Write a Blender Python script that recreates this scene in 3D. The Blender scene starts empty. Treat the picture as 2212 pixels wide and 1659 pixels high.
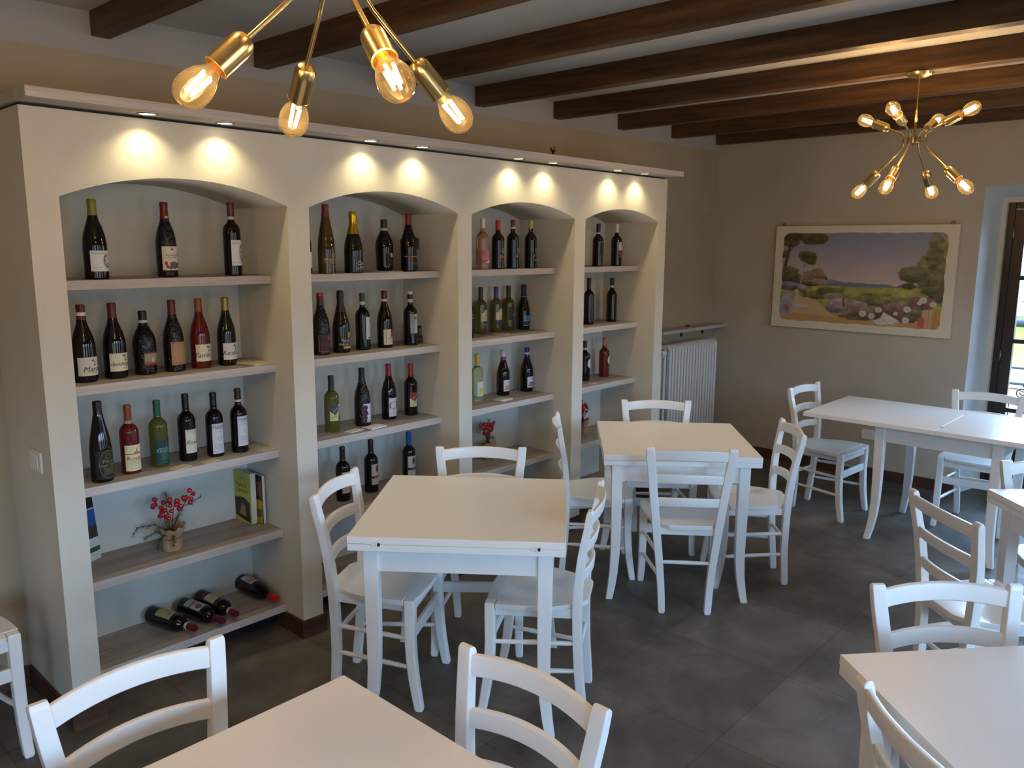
import bpy, bmesh, math, random
import numpy as np
from mathutils import Vector, Matrix
random.seed(7)
PI = math.pi
C = bpy.context.scene.collection
SC = bpy.context.scene

# ------------------------------------------------------------------ camera
YAW, PITCH, ROLL, FPX = math.radians(47.30188283), math.radians(9.82931602), math.radians(0.34590034), 1740.335
CAM_H = 1.8
fw = Vector((math.sin(YAW)*math.cos(PITCH), math.cos(YAW)*math.cos(PITCH), -math.sin(PITCH)))
rt = Vector((math.cos(YAW), -math.sin(YAW), 0)); up = rt.cross(fw)
rt2 = rt*math.cos(ROLL) + up*math.sin(ROLL); up2 = -rt*math.sin(ROLL) + up*math.cos(ROLL)
cam = bpy.data.cameras.new('camera'); cam.sensor_fit = 'HORIZONTAL'; cam.sensor_width = 36; cam.lens = 36*FPX/2212
cam.clip_start = 0.02; cam.clip_end = 200
camo = bpy.data.objects.new('camera', cam); C.objects.link(camo)
camo.matrix_world = Matrix(((rt2.x, up2.x, -fw.x, 0), (rt2.y, up2.y, -fw.y, 0), (rt2.z, up2.z, -fw.z, CAM_H), (0, 0, 0, 1)))
SC.camera = camo

# ------------------------------------------------------------------ world, exposure, window portals
SC.view_settings.view_transform = 'Standard'; SC.view_settings.look = 'None'
SC.view_settings.gamma = 1; SC.view_settings.use_curve_mapping = False
SC.view_settings.exposure = 0.0
SC.cycles.max_bounces = 10; SC.cycles.diffuse_bounces = 6; SC.cycles.transparent_max_bounces = 16
SC.cycles.sample_clamp_indirect = 6; SC.cycles.caustics_reflective = False; SC.cycles.caustics_refractive = False
SC.cycles.use_denoising = True
W = bpy.data.worlds.new('sky'); SC.world = W; W.use_nodes = True
wn = W.node_tree.nodes; wl = W.node_tree.links
bg = wn['Background']; SKY_STRENGTH = 27
tc = wn.new('ShaderNodeTexCoord'); sx = wn.new('ShaderNodeSeparateXYZ'); rmp = wn.new('ShaderNodeValToRGB')
wl.new(tc.outputs['Generated'], sx.inputs[0])
mp = wn.new('ShaderNodeMapRange'); mp.inputs[1].default_value = -1; mp.inputs[2].default_value = 1
wl.new(sx.outputs[2], mp.inputs[0]); wl.new(mp.outputs[0], rmp.inputs[0])
e = rmp.color_ramp.elements
# street below, house fronts up to about 6 degrees, pale blue overcast sky above
e[0].position = 0.0; e[0].color = (.16, .17, .18, 1)
e[1].position = 0.535; e[1].color = (.13, .145, .16, 1)
a = e.new(0.56); a.color = (.46, .71, 1.04, 1); a = e.new(1.0); a.color = (.40, .65, 1.02, 1)
wl.new(rmp.outputs[0], bg.inputs[0]); bg.inputs[1].default_value = SKY_STRENGTH

XL, XR, YB, YF = -4.0, 6.44, 3.54, -2.2       # inner faces of the room
FRONT_WIN = [(-3.6, -2.2), (-1.5, 0.3), (1.2, 2.6), (3.7, 5.0)]        # openings in the front wall (behind the camera)
DOOR_Y = (0.19, 1.392)
RWIN_Y = (-1.85, -0.85)
def portal(name, loc, rot, sx_, sy_):
    l = bpy.data.lights.new(name, 'AREA'); l.shape = 'RECTANGLE'; l.size = sx_; l.size_y = sy_
    l.cycles.is_portal = True
    o = bpy.data.objects.new(name, l); C.objects.link(o); o.location = loc; o.rotation_euler = rot
for i, (a, b) in enumerate(FRONT_WIN):
    portal('daylight_opening', ((a+b)/2, YF-.02, 1.12), (PI/2, 0, 0), b-a, 2.15)
portal('daylight_opening', (XR+.36, (DOOR_Y[0]+DOOR_Y[1])/2, 1.06), (0, PI/2, 0), 2.1, DOOR_Y[1]-DOOR_Y[0])
portal('daylight_opening', (XR+.36, sum(RWIN_Y)/2, 1.06), (0, PI/2, 0), 2.1, RWIN_Y[1]-RWIN_Y[0])
BULB_W = 4.6; SPOT_W = 5.5
WARM = (1.0, .67, .34)

# ------------------------------------------------------------------ materials
MATS = {}
def lin(c):
    return tuple(((v/255)/12.92 if v/255 <= .04045 else ((v/255+.055)/1.055)**2.4) for v in c)
def mat(name, col=(.8, .8, .8), rough=.5, metal=0, srgb=None, coat=0, trans=0, ior=1.45, emit=None, estr=0, spec=.5):
    if name in MATS: return MATS[name]
    m = bpy.data.materials.new(name); m.use_nodes = True
    b = m.node_tree.nodes['Principled BSDF']
    if srgb: col = lin(srgb)
    b.inputs['Base Color'].default_value = (*col[:3], 1); b.inputs['Roughness'].default_value = rough
    b.inputs['Metallic'].default_value = metal; b.inputs['Coat Weight'].default_value = coat
    b.inputs['Transmission Weight'].default_value = trans; b.inputs['IOR'].default_value = ior
    b.inputs['Specular IOR Level'].default_value = spec
    if emit: b.inputs['Emission Color'].default_value = (*emit, 1); b.inputs['Emission Strength'].default_value = estr
    MATS[name] = m; return m
def nt(m): return m.node_tree.nodes, m.node_tree.links, m.node_tree.nodes['Principled BSDF']
def coords(n, l, scale=(1, 1, 1), kind='Object'):
    t = n.new('ShaderNodeTexCoord'); mpn = n.new('ShaderNodeMapping'); mpn.inputs['Scale'].default_value = scale
    l.new(t.outputs[kind], mpn.inputs[0]); return mpn.outputs[0]
def noise(n, l, vec, scale, detail=4, rough=.5, dist=0):
    t = n.new('ShaderNodeTexNoise'); t.inputs['Scale'].default_value = scale; t.inputs['Detail'].default_value = detail
    t.inputs['Roughness'].default_value = rough; t.inputs['Distortion'].default_value = dist; l.new(vec, t.inputs['Vector']); return t.outputs[0]
def ramp(n, l, fac, stops):
    r = n.new('ShaderNodeValToRGB'); l.new(fac, r.inputs[0]); el = r.color_ramp.elements
    el[0].position, el[0].color = stops[0][0], (*stops[0][1], 1); el[1].position, el[1].color = stops[-1][0], (*stops[-1][1], 1)
    for p, c in stops[1:-1]: q = el.new(p); q.color = (*c, 1)
    return r.outputs[0]
def bump(n, l, b, h, strength=.3, dist=.002):
    k = n.new('ShaderNodeBump'); k.inputs['Strength'].default_value = strength; k.inputs['Distance'].default_value = dist
    l.new(h, k.inputs['Height']); l.new(k.outputs[0], b.inputs['Normal'])

def plaster(name, col, var=.04):
    m = mat(name, col, .85); n, l, b = nt(m); v = coords(n, l)
    c1 = tuple(x*(1-var) for x in col); c2 = tuple(min(1, x*(1+var)) for x in col)
    l.new(ramp(n, l, noise(n, l, v, 2.5, 5, .6), [(.35, c1), (.65, c2)]), b.inputs['Base Color'])
    bump(n, l, b, noise(n, l, v, 22, 6, .65), .5, .0022); return m
BEIGE = (.41, .34, .235)  # wall paint darkened: the dim light on the back wall is in the colour
M_unit = plaster('cream_plaster', (.64, .60, .51)); M_niche = plaster('niche_plaster', (.58, .56, .50))
M_ceil = plaster('ceiling_plaster', (.56, .56, .55))
# wall: beige below the paint line, grey-white above
M_wall = mat('beige_wall_paint_dimmed', BEIGE, .88); n, l, b = nt(M_wall)
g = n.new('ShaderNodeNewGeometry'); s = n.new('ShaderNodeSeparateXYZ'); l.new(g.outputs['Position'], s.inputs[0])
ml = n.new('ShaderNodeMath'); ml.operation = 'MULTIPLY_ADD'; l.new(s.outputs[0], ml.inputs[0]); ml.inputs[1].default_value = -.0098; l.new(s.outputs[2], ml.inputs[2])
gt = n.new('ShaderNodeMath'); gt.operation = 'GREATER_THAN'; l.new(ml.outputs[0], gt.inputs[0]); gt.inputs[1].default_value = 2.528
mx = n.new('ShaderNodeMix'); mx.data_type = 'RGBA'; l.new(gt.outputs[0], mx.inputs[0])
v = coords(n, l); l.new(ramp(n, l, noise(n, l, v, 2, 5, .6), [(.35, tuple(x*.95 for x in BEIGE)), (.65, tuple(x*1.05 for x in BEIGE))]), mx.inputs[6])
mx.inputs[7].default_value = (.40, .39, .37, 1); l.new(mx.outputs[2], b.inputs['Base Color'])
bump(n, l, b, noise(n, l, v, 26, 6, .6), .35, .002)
M_reveal = plaster('window_reveal_plaster', (.66, .68, .68)); M_revtrim = plaster('reveal_trim', (.60, .56, .48))

# floor tiles
M_floor = mat('grey_floor_tile', (.1, .1, .1), .42); n, l, b = nt(M_floor); v = coords(n, l)
bt = n.new('ShaderNodeTexBrick'); bt.offset = 0; bt.squash = 1
mpn = n.new('ShaderNodeMapping'); mpn.inputs['Location'].default_value = (-(2.515-.605*6)/1, -(1.275-.605*8)/1, 0)
tcn = n.new('ShaderNodeTexCoord'); l.new(tcn.outputs['Object'], mpn.inputs[0]); l.new(mpn.outputs[0], bt.inputs['Vector'])
bt.inputs['Scale'].default_value = 1; bt.inputs['Brick Width'].default_value = .605; bt.inputs['Row Height'].default_value = .605
bt.inputs['Mortar Size'].default_value = .0018; bt.inputs['Mortar Smooth'].default_value = .1
bt.inputs['Color1'].default_value = (.092, .085, .077, 1); bt.inputs['Color2'].default_value = (.12, .112, .101, 1); bt.inputs['Mortar'].default_value = (.05, .045, .04, 1)
cl = ramp(n, l, noise(n, l, v, 3.2, 8, .62, .4), [(.3, (.55, .53, .50)), (.5, (.95, .93, .9)), (.72, (1.55, 1.5, 1.42))])
mm = n.new('ShaderNodeMix'); mm.data_type = 'RGBA'; mm.blend_type = 'MULTIPLY'; mm.inputs[0].default_value = 1
l.new(bt.outputs['Color'], mm.inputs[6]); l.new(cl, mm.inputs[7]); l.new(mm.outputs[2], b.inputs['Base Color'])
l.new(ramp(n, l, noise(n, l, v, 9, 6, .6), [(.3, (.44,)*3), (.7, (.62,)*3)]), b.inputs['Roughness'])
bump(n, l, b, bt.outputs['Fac'], -.4, .0015)

def wood(name, cols, axis='x', fine=90, coarse=5, rough=.55, bs=.2):
    m = mat(name, cols[0], rough); n, l, b = nt(m)
    sc = {'x': (.05, 1, 1), 'y': (1, .05, 1), 'z': (1, 1, .05)}[axis]
    v = coords(n, l, sc)
    f1 = noise(n, l, v, fine, 4, .7); f2 = noise(n, l, v, coarse, 4, .6, 1.2)
    mt = n.new('ShaderNodeMath'); mt.operation = 'MULTIPLY_ADD'; l.new(f1, mt.inputs[0]); mt.inputs[1].default_value = .45
    m2 = n.new('ShaderNodeMath'); m2.operation = 'MULTIPLY'; l.new(f2, m2.inputs[0]); m2.inputs[1].default_value = .55; l.new(m2.outputs[0], mt.inputs[2])
    l.new(ramp(n, l, mt.outputs[0], [(.36, cols[0]), (.5, cols[1]), (.64, cols[2])]), b.inputs['Base Color'])
    bump(n, l, b, f1, bs, .001); return m
M_shelf = wood('pale_grey_wood', [(.26, .22, .185), (.36, .315, .275), (.47, .42, .375)], 'x', 80, 6)
M_shelf_edge = wood('pale_wood_edge', [(.42, .36, .32), (.52, .46, .42), (.62, .56, .52)], 'x', 110, 8)
M_beam = wood('dark_stained_beam', [(.028, .012, .004), (.075, .034, .012), (.15, .073, .027)], 'y', 40, 7, .5, .5)
M_skirt = wood('brown_skirting_wood', [(.045, .018, .010), (.075, .032, .018), (.10, .045, .025)], 'x', 50, 5, .5)
M_skirty = wood('brown_skirting_wood_side', [(.045, .018, .010), (.075, .032, .018), (.10, .045, .025)], 'y', 50, 5, .5)
M_frame = wood('dark_window_wood', [(.016, .010, .008), (.026, .017, .013), (.036, .024, .018)], 'z', 50, 5, .35)
M_white = mat('white_lacquered_wood', (.84, .835, .82), .34, coat=.15)
M_whitetop = mat('white_table_laminate', (.87, .845, .80), .34)
M_seam = mat('table_seam_shadow', (.25, .25, .25), .6)
M_brass = mat('brushed_brass', (.66, .47, .20), .24, metal=1)
M_chrome = mat('dark_metal_hinge', (.12, .12, .12), .35, metal=1)
M_plate = mat('white_plastic_plate', (.78, .76, .72), .4); M_black = mat('black_gap', (.01, .01, .01), .6)
M_rad = mat('white_radiator_enamel', (.74, .74, .72), .35)
M_kraft = plaster('kraft_paper', (.36, .24, .13), .12); M_berry = mat('red_berry', (.42, .012, .02), .25, coat=.5)
M_pine = mat('pine_green', (.030, .060, .026), .6); M_stem = mat('dark_twig', (.05, .03, .02), .7)
M_emit = mat('filament_glow', (1, .7, .4), .5, emit=(1, .66, .28), estr=60)
M_lens = mat('spotlight_lens', (1, 1, 1), .5, emit=(1, .86, .60), estr=9)
M_paper = mat('cream_paper', (.60, .53, .38), .7); M_paperw = mat('white_paper', (.75, .73, .68), .7)

def thin_glass(name, tint, refl_ior=1.5, extra=0.0):
    m = bpy.data.materials.new(name); m.use_nodes = True; n = m.node_tree.nodes; l = m.node_tree.links
    n.remove(n['Principled BSDF']); o = n['Material Output']
    t = n.new('ShaderNodeBsdfTransparent'); t.inputs[0].default_value = (*tint, 1)
    gl = n.new('ShaderNodeBsdfGlossy'); gl.inputs['Roughness'].default_value = .02
    fr = n.new('ShaderNodeFresnel'); fr.inputs[0].default_value = refl_ior
    mxs = n.new('ShaderNodeMixShader'); l.new(fr.outputs[0], mxs.inputs[0]); l.new(t.outputs[0], mxs.inputs[1]); l.new(gl.outputs[0], mxs.inputs[2])
    out = mxs.outputs[0]
    if extra:
        tr = n.new('ShaderNodeBsdfTranslucent'); tr.inputs[0].default_value = (1, .80, .45, 1); m2 = n.new('ShaderNodeMixShader'); m2.inputs[0].default_value = extra
        l.new(out, m2.inputs[1]); l.new(tr.outputs[0], m2.inputs[2]); out = m2.outputs[0]
    l.new(out, o.inputs[0]); MATS[name] = m; return m
M_pane = thin_glass('window_glass', (.97, .98, .98), 1.3)
M_bulb = thin_glass('amber_bulb_glass', (1.0, .88, .66), 1.12, .010)

def flat(name, rgb, rough=.5, metal=0, coat=0):
    return mat('c_'+name, srgb=rgb, rough=rough, metal=metal, coat=coat)

# ------------------------------------------------------------------ mesh helpers
def bm_box(bm, x0, x1, y0, y1, z0, z1, mi=0):
    vs = [bm.verts.new((x, y, z)) for x in (x0, x1) for y in (y0, y1) for z in (z0, z1)]
    fs = [(0, 1, 3, 2), (4, 6, 7, 5), (0, 4, 5, 1), (2, 3, 7, 6), (0, 2, 6, 4), (1, 5, 7, 3)]
    out = []
    for f in fs:
        q = bm.faces.new([vs[i] for i in f]); q.material_index = mi; out.append(q)
    return out
def bm_loft(bm, rings, caps=True, closed=True, mi=0):
    R = [[bm.verts.new(p) for p in r] for r in rings]
    for a, b in zip(R, R[1:]):
        k = len(a)
        for i in range(k if closed else k-1):
            f = bm.faces.new((a[i], a[(i+1) % k], b[(i+1) % k], b[i])); f.material_index = mi; f.smooth = True
    if caps:
        f = bm.faces.new(list(reversed(R[0]))); f.material_index = mi
        f = bm.faces.new(R[-1]); f.material_index = mi
    return R
def circle(c, r, ax, k=16):
    ax = Vector(ax).normalized(); u = ax.orthogonal().normalized(); w = ax.cross(u)
    return [Vector(c) + r*(math.cos(2*PI*i/k)*u + math.sin(2*PI*i/k)*w) for i in range(k)]
def bm_tube(bm, pts, r, k=12, mi=0, caps=True):
    pts = [Vector(p) for p in pts]; rings = []
    rr = r if isinstance(r, (list, tuple)) else [r]*len(pts)
    t0 = (pts[1]-pts[0]).normalized(); u = t0.orthogonal().normalized()
    for i, p in enumerate(pts):
        t = (pts[min(i+1, len(pts)-1)] - pts[max(i-1, 0)]).normalized()
        u = (u - t*u.dot(t)).normalized(); w = t.cross(u)
        rings.append([p + rr[i]*(math.cos(2*PI*j/k)*u + math.sin(2*PI*j/k)*w) for j in range(k)])
    bm_loft(bm, rings, caps, mi=mi)
def bm_lathe(bm, prof, k=24, mi=0, mat4=None):
    rings = [[Vector((r*math.cos(2*PI*i/k), r*math.sin(2*PI*i/k), z)) for i in range(k)] for r, z in prof]
    if mat4: rings = [[mat4 @ p for p in r] for r in rings]
    bm_loft(bm, rings, True, mi=mi)
def rrect(cx, cy, z, w, d, rad=.006, k=3):
    pts = []
    for sx_, sy_, a0 in ((1, 1, 0), (-1, 1, PI/2), (-1, -1, PI), (1, -1, 1.5*PI)):
        for i in range(k+1):
            a = a0 + PI/2*i/k
            pts.append(Vector((cx+sx_*(w/2-rad)+rad*math.cos(a), cy+sy_*(d/2-rad)+rad*math.sin(a), z)))
    return pts
def mesh_of(bm, name, mats, smooth=False):
    bmesh.ops.recalc_face_normals(bm, faces=bm.faces)
    me = bpy.data.meshes.new(name); bm.to_mesh(me); bm.free()
    for m in (mats if isinstance(mats, (list, tuple)) else [mats]): me.materials.append(m)
    return me
def obj(name, bm, mats, parent=None, bevel=0, smooth_angle=None, loc=None):
    me = mesh_of(bm, name, mats) if isinstance(bm, bmesh.types.BMesh) else bm
    o = bpy.data.objects.new(name, me); C.objects.link(o)
    if parent: o.parent = parent
    if loc: o.location = loc
    if bevel:
        md = o.modifiers.new('bevel', 'BEVEL'); md.width = bevel; md.segments = 3; md.limit_method = 'ANGLE'; md.angle_limit = math.radians(40)
        md.harden_normals = False
        for p in me.polygons: p.use_smooth = True
        me.set_sharp_from_angle(angle=math.radians(50))
    elif smooth_angle is not None:
        for p in me.polygons: p.use_smooth = True
        me.set_sharp_from_angle(angle=math.radians(smooth_angle))
        wn_ = o.modifiers.new('weighted_normal', 'WEIGHTED_NORMAL'); wn_.keep_sharp = True; wn_.weight = 80
    return o
def box(name, x0, x1, y0, y1, z0, z1, mats, parent=None, bevel=0):
    bm = bmesh.new(); bm_box(bm, x0, x1, y0, y1, z0, z1); return obj(name, bm, mats, parent, bevel)
def struct(o): o['kind'] = 'structure'; return o
def tag(o, label, cat, group=None, kind=None):
    o['label'] = label; o['category'] = cat
    if group: o['group'] = group
    if kind: o['kind'] = kind
    return o
def empty(name, loc=(0, 0, 0), rz=0, label=None, cat=None, group=None):
    o = bpy.data.objects.new(name, None); C.objects.link(o); o.location = loc; o.rotation_euler = (0, 0, rz); o.empty_display_size = .05
    if label: tag(o, label, cat, group)
    return o
def dup(root, loc=None, rz=None):
    r = root.copy(); C.objects.link(r)
    if loc is not None: r.location = loc
    if rz is not None: r.rotation_euler = (0, 0, rz)
    for ch in list(root.children):
        c = ch.copy(); C.objects.link(c); c.parent = r
        for g in list(ch.children):
            d = g.copy(); C.objects.link(d); d.parent = c
    return r

# ------------------------------------------------------------------ room shell
def zceil(x): return 2.700 + .0068*(x-1.35)
bm = bmesh.new(); bm_box(bm, XL-.3, XR+.3, YF-.3, YB+.3, -.12, 0); struct(obj('floor', bm, M_floor))
bm = bmesh.new()
z0, z1 = zceil(XL-.3), zceil(XR+.3)
v = [bm.verts.new(p) for p in ((XL-.3, YF-.3, z0), (XR+.3, YF-.3, z1), (XR+.3, YB+.3, z1), (XL-.3, YB+.3, z0), (XL-.3, YF-.3, 2.95), (XR+.3, YF-.3, 2.95), (XR+.3, YB+.3, 2.95), (XL-.3, YB+.3, 2.95))]
for f in ((0, 1, 2, 3), (4, 7, 6, 5), (0, 4, 5, 1), (1, 5, 6, 2), (2, 6, 7, 3), (3, 7, 4, 0)): bm.faces.new([v[i] for i in f])
struct(obj('ceiling', bm, M_ceil))
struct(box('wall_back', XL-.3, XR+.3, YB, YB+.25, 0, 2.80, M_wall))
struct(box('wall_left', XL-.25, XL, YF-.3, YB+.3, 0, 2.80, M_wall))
def wall_with_holes(name, axis, p0, p1, a0, a1, holes, mats):
    # axis 'y': wall spans x a0..a1 and is p0..p1 thick in y; axis 'x' the other way
    bm = bmesh.new()
    def bx(u0, u1, z0, z1):
        if axis == 'y': bm_box(bm, u0, u1, p0, p1, z0, z1)
        else: bm_box(bm, p0, p1, u0, u1, z0, z1)
    cur = a0
    for (h0, h1, zb, zt) in holes:
        bx(cur, h0, 0, 2.80); bx(h0, h1, zt, 2.80)
        if zb > 0: bx(h0, h1, 0, zb)
        cur = h1
    bx(cur, a1, 0, 2.80)
    return struct(obj(name, bm, mats))
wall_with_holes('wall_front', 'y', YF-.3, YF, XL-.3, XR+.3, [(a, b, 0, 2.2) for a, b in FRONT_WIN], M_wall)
# right wall with two splayed openings (outer skin 0.25 thick, splay built as its own reveal)
OPEN_T = 2.215
M_wall_right = plaster('beige_wall_paint_lit', (.49, .44, .355))  # same wall paint in a lighter tone, its extra daylight painted in
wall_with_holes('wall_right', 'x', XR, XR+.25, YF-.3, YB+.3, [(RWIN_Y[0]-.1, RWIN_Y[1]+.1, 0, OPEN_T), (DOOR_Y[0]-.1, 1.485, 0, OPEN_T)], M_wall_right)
struct(box('wall_sky_blocker', XR+.26, XR+.62, -7, 9, 2.8, 9.5, M_wall_right))  # unseen wall added to cut the sky light on the yellow house
def splay(name, ya0, ya1, yb0, yb1, zt0, zt1):
    # solid wedge pieces: jambs and head taper from (ya0..ya1) on the room side to (yb0..yb1) at x=XR+.25
    x0, x1 = XR+.002, XR+.25; bm = bmesh.new()
    def prism(pts, z0, z1):
        lo = [bm.verts.new((x, y, z0)) for x, y in pts]; hi = [bm.verts.new((x, y, z1)) for x, y in pts]
        bm.faces.new(lo[::-1]); bm.faces.new(hi)
        for i in range(len(pts)): j = (i+1) % len(pts); bm.faces.new((lo[i], lo[j], hi[j], hi[i]))
    prism([(x0, ya1), (x1, ya1), (x1, yb1)], 0, zt0); prism([(x0, ya0), (x1, yb0), (x1, ya0)], 0, zt0)
    lo = [bm.verts.new(p) for p in ((x0, ya0, zt0), (x1, ya0, zt0), (x1, ya0, zt1), (x0, ya1, zt0), (x1, ya1, zt0), (x1, ya1, zt1))]
    for f in ((0, 1, 2), (3, 5, 4), (0, 3, 4, 1), (1, 4, 5, 2), (0, 2, 5, 3)): bm.faces.new([lo[i] for i in f])
    return struct(obj(name, bm, M_reveal))
splay('trim_1', DOOR_Y[0]-.1, 1.485, DOOR_Y[0]-.035, 1.424, 2.215, 2.15)
splay('trim_2', RWIN_Y[0]-.1, RWIN_Y[1]+.1, RWIN_Y[0]-.035, RWIN_Y[1]+.035, 2.215, 2.15)
# rebate strip round the door (faces the room)
for nm, (y0, y1) in (('trim_3', (DOOR_Y[0], DOOR_Y[1])), ('trim_4', RWIN_Y)):
    bm = bmesh.new(); xa, xb = XR+.25, XR+.40
    bm_box(bm, xa, xb, y1, y1+.15, 0, 2.4); bm_box(bm, xa, xb, y0-.15, y0, 0, 2.4); bm_box(bm, xa, xb, y0, y1, 2.115, 2.4)
    struct(obj(nm, bm, M_revtrim))

def french_window(name, axis, p, a0, a1, zt, handed=1, mid_rails=(.62, 1.13, 1.585)):
    """two-leaf glazed door in dark wood; axis = plane normal, p = plane of room-side face"""
    root = empty(name); root['kind'] = 'structure'
    d = .06*handed
    def bx(nm, u0, u1, z0, z1, t0=0., t1=1., m=M_frame, par=root, bev=.003):
        q0, q1 = sorted((p+d*t0, p+d*t1))
        if axis == 'x': return box(nm, q0, q1, u0, u1, z0, z1, m, par, bev)
        return box(nm, u0, u1, q0, q1, z0, z1, m, par, bev)
    bx('outer_frame', a0, a0+.045, 0, zt); bx('outer_frame', a1-.045, a1, 0, zt); bx('outer_frame', a0+.045, a1-.045, zt-.045, zt)
    mid = (a0+a1)/2
    for (u0, u1) in ((a0+.047, mid-.002), (mid+.002, a1-.047)):
        leaf = bx('door_leaf', u0, u0+.072, .01, zt-.047, -.15, .75)
        bx('stile', u1-.072, u1, .01, zt-.047, -.15, .75, par=leaf)
        bx('rail', u0+.072, u1-.072, .01, .45, -.1, .7, par=leaf); bx('rail', u0+.072, u1-.072, zt-.14, zt-.047, -.1, .7, par=leaf)
        for z in mid_rails: bx('glazing_bar', u0+.072, u1-.072, z-.016, z+.016, .0, .6, par=leaf)
        bx('glass_pane', u0+.070, u1-.070, .44, zt-.13, .25, .32, m=M_pane, par=leaf, bev=0)
    for u in (a1-.05, a0+.05):
        for z in (.35, 1.02, 1.90): 
            bm = bmesh.new(); q = p-d*.25
            c0 = (q, u, z-.04) if axis == 'x' else (u, q, z-.04); c1 = (q, u, z+.04) if axis == 'x' else (u, q, z+.04)
            bm_tube(bm, [c0, c1], .008, 10); obj('hinge', bm, M_chrome2, root)
    return root
M_chrome2 = mat('steel_hinge', (.32, .29, .26), .35, metal=1)
french_window('door_1', 'x', XR+.30, DOOR_Y[0], DOOR_Y[1], 2.115, 1)
french_window('window_1', 'x', XR+.30, RWIN_Y[0], RWIN_Y[1], 2.115, 1)
for i, (a, b) in enumerate(FRONT_WIN): french_window('window_%d' % (i+2), 'y', YF-.12, a, b, 2.2, -1)

# skirting boards
SK = .085
def skirt(name, x0, x1, y0, y1, m=M_skirt): return struct(box(name, x0, x1, y0, y1, 0, SK, m, None, .003))
skirt('baseboard_back_left', XL, .905, YB-.012, YB); skirt('baseboard_back_right', 4.875, XR-.012, YB-.012, YB)
skirt('baseboard_right', XR-.012, XR, 1.485, YB, M_skirty); skirt('baseboard_right_window', XR-.012, XR, -.75, DOOR_Y[0]-.1, M_skirty)
skirt('baseboard_right_corner', XR-.012, XR, YF+.012, RWIN_Y[0]-.1, M_skirty)
skirt('baseboard_left', XL, XL+.012, YF, YB-.012, M_skirty)
cur = XL+.012
for i, (a, b) in enumerate(FRONT_WIN+[(XR-.012, None)]):
    skirt('baseboard_front_%d' % (i+1), cur, a, YF, YF+.012); cur = b

# ceiling beams
BZ = {-5: 2.575, -4: 2.58, -3: 2.585, -2: 2.59, -1: 2.598, 0: 2.607, 1: 2.598, 2: 2.601, 3: 2.604, 4: 2.613, 5: 2.620, 6: 2.630, 7: 2.643}
BL = {-4: 'off the left edge', 0: 'dark brown ceiling beam nearest the left edge of the photo, ending above the ledge corner',
      1: 'dark brown ceiling beam second from the left, passing behind the near pendant lamp',
      2: 'dark brown ceiling beam third from the left, its end hidden behind the near pendant bulbs',
      3: 'dark brown ceiling beam fourth from the left, right of the near pendant bulbs',
      4: 'dark brown ceiling beam fifth from the left, carrying the far brass pendant lamp',
      5: 'orange-lit brown ceiling beam just behind the far pendant lamp rod',
      6: 'brown ceiling beam second from the right-hand wall, behind the far pendant bulbs',
      7: 'dark brown ceiling beam set against the right-hand wall above the painting'}
for k in range(-5, 8):
    x = 1.351 + .7175*k + (.0 if k else 0)
    x = {0: 1.351, 1: 2.063, 2: 2.78, 3: 3.497, 4: 4.22, 5: 4.939, 6: 5.659, 7: 6.362}.get(k, x)
    w = .076; zt = zceil(x+.04)+.02
    bm = bmesh.new(); bm_box(bm, -w/2, w/2, -(YB-YF)/2, (YB-YF)/2, 0, zt-BZ[k])
    o = obj('ceiling_beam', bm, M_beam, None, .006, loc=(x+w/2, (YB+YF)/2, BZ[k]))
    tag(o, BL.get(k, ('dark brown ceiling beam over the left part of the room, %s from the left wall' % {-3: 'first', -2: 'second', -1: 'third'}.get(k, 'next'))), 'beam', 'ceiling beams')

# ------------------------------------------------------------------ arched shelving unit
UX0, UX1, UY0, UYB, UZ = .92, 4.862, 3.055, 3.50, 2.242
NICHES = [(1.021, 1.906), (2.012, 2.897), (2.994, 3.857), (3.960, 4.763)]
SPRING, CROWN = 1.953, [2.038, 2.040, 2.030, 2.026]
unit = empty('arched_shelving_unit', (UX0, UY0, 0), 0, 'cream plaster wine display with four arched niches and pale grey wooden shelves', 'shelving')
def U(o): o.location = (-UX0, -UY0, 0); return o
bm = bmesh.new()
edges = [UX0]+[e for nn in NICHES for e in nn]+[UX1]
for i in range(0, len(edges), 2): bm_box(bm, edges[i], edges[i+1], UY0, YB-.002, 0, UZ)
def arch_pts(a, b, cr, k=28):
    hw = (b-a)/2; s_ = cr-SPRING; R = (hw*hw+s_*s_)/(2*s_); cx = (a+b)/2; cz = cr-R
    t0 = math.asin(hw/R); return [(cx+R*math.sin(-t0+2*t0*i/k), cz+R*math.cos(-t0+2*t0*i/k)) for i in range(k+1)]
for (a, b), cr in zip(NICHES, CROWN):
    P = arch_pts(a, b, cr)
    F = [[bm.verts.new((x, y, z)) for x, z in P] for y in (UY0, UYB+.01)]; T = [[bm.verts.new((x, y, UZ)) for x, z in P] for y in (UY0, UYB+.01)]
    for i in range(len(P)-1):
        bm.faces.new((F[0][i], F[0][i+1], T[0][i+1], T[0][i])); bm.faces.new((F[1][i], T[1][i], T[1][i+1], F[1][i+1]))
        f = bm.faces.new((F[0][i], F[1][i], F[1][i+1], F[0][i+1])); f.smooth = True
        bm.faces.new((T[0][i], T[0][i+1], T[1][i+1], T[1][i]))
bmesh.ops.remove_doubles(bm, verts=bm.verts, dist=1e-5)
U(obj('plaster_body', bm, M_unit, unit))
for (a, b) in NICHES: U(box('back_panel', a-.001, b+.001, UYB, YB-.004, .0, UZ-.02, M_niche, unit))
SHZ = [1.66, 1.266, .872, .490, .121]
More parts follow.
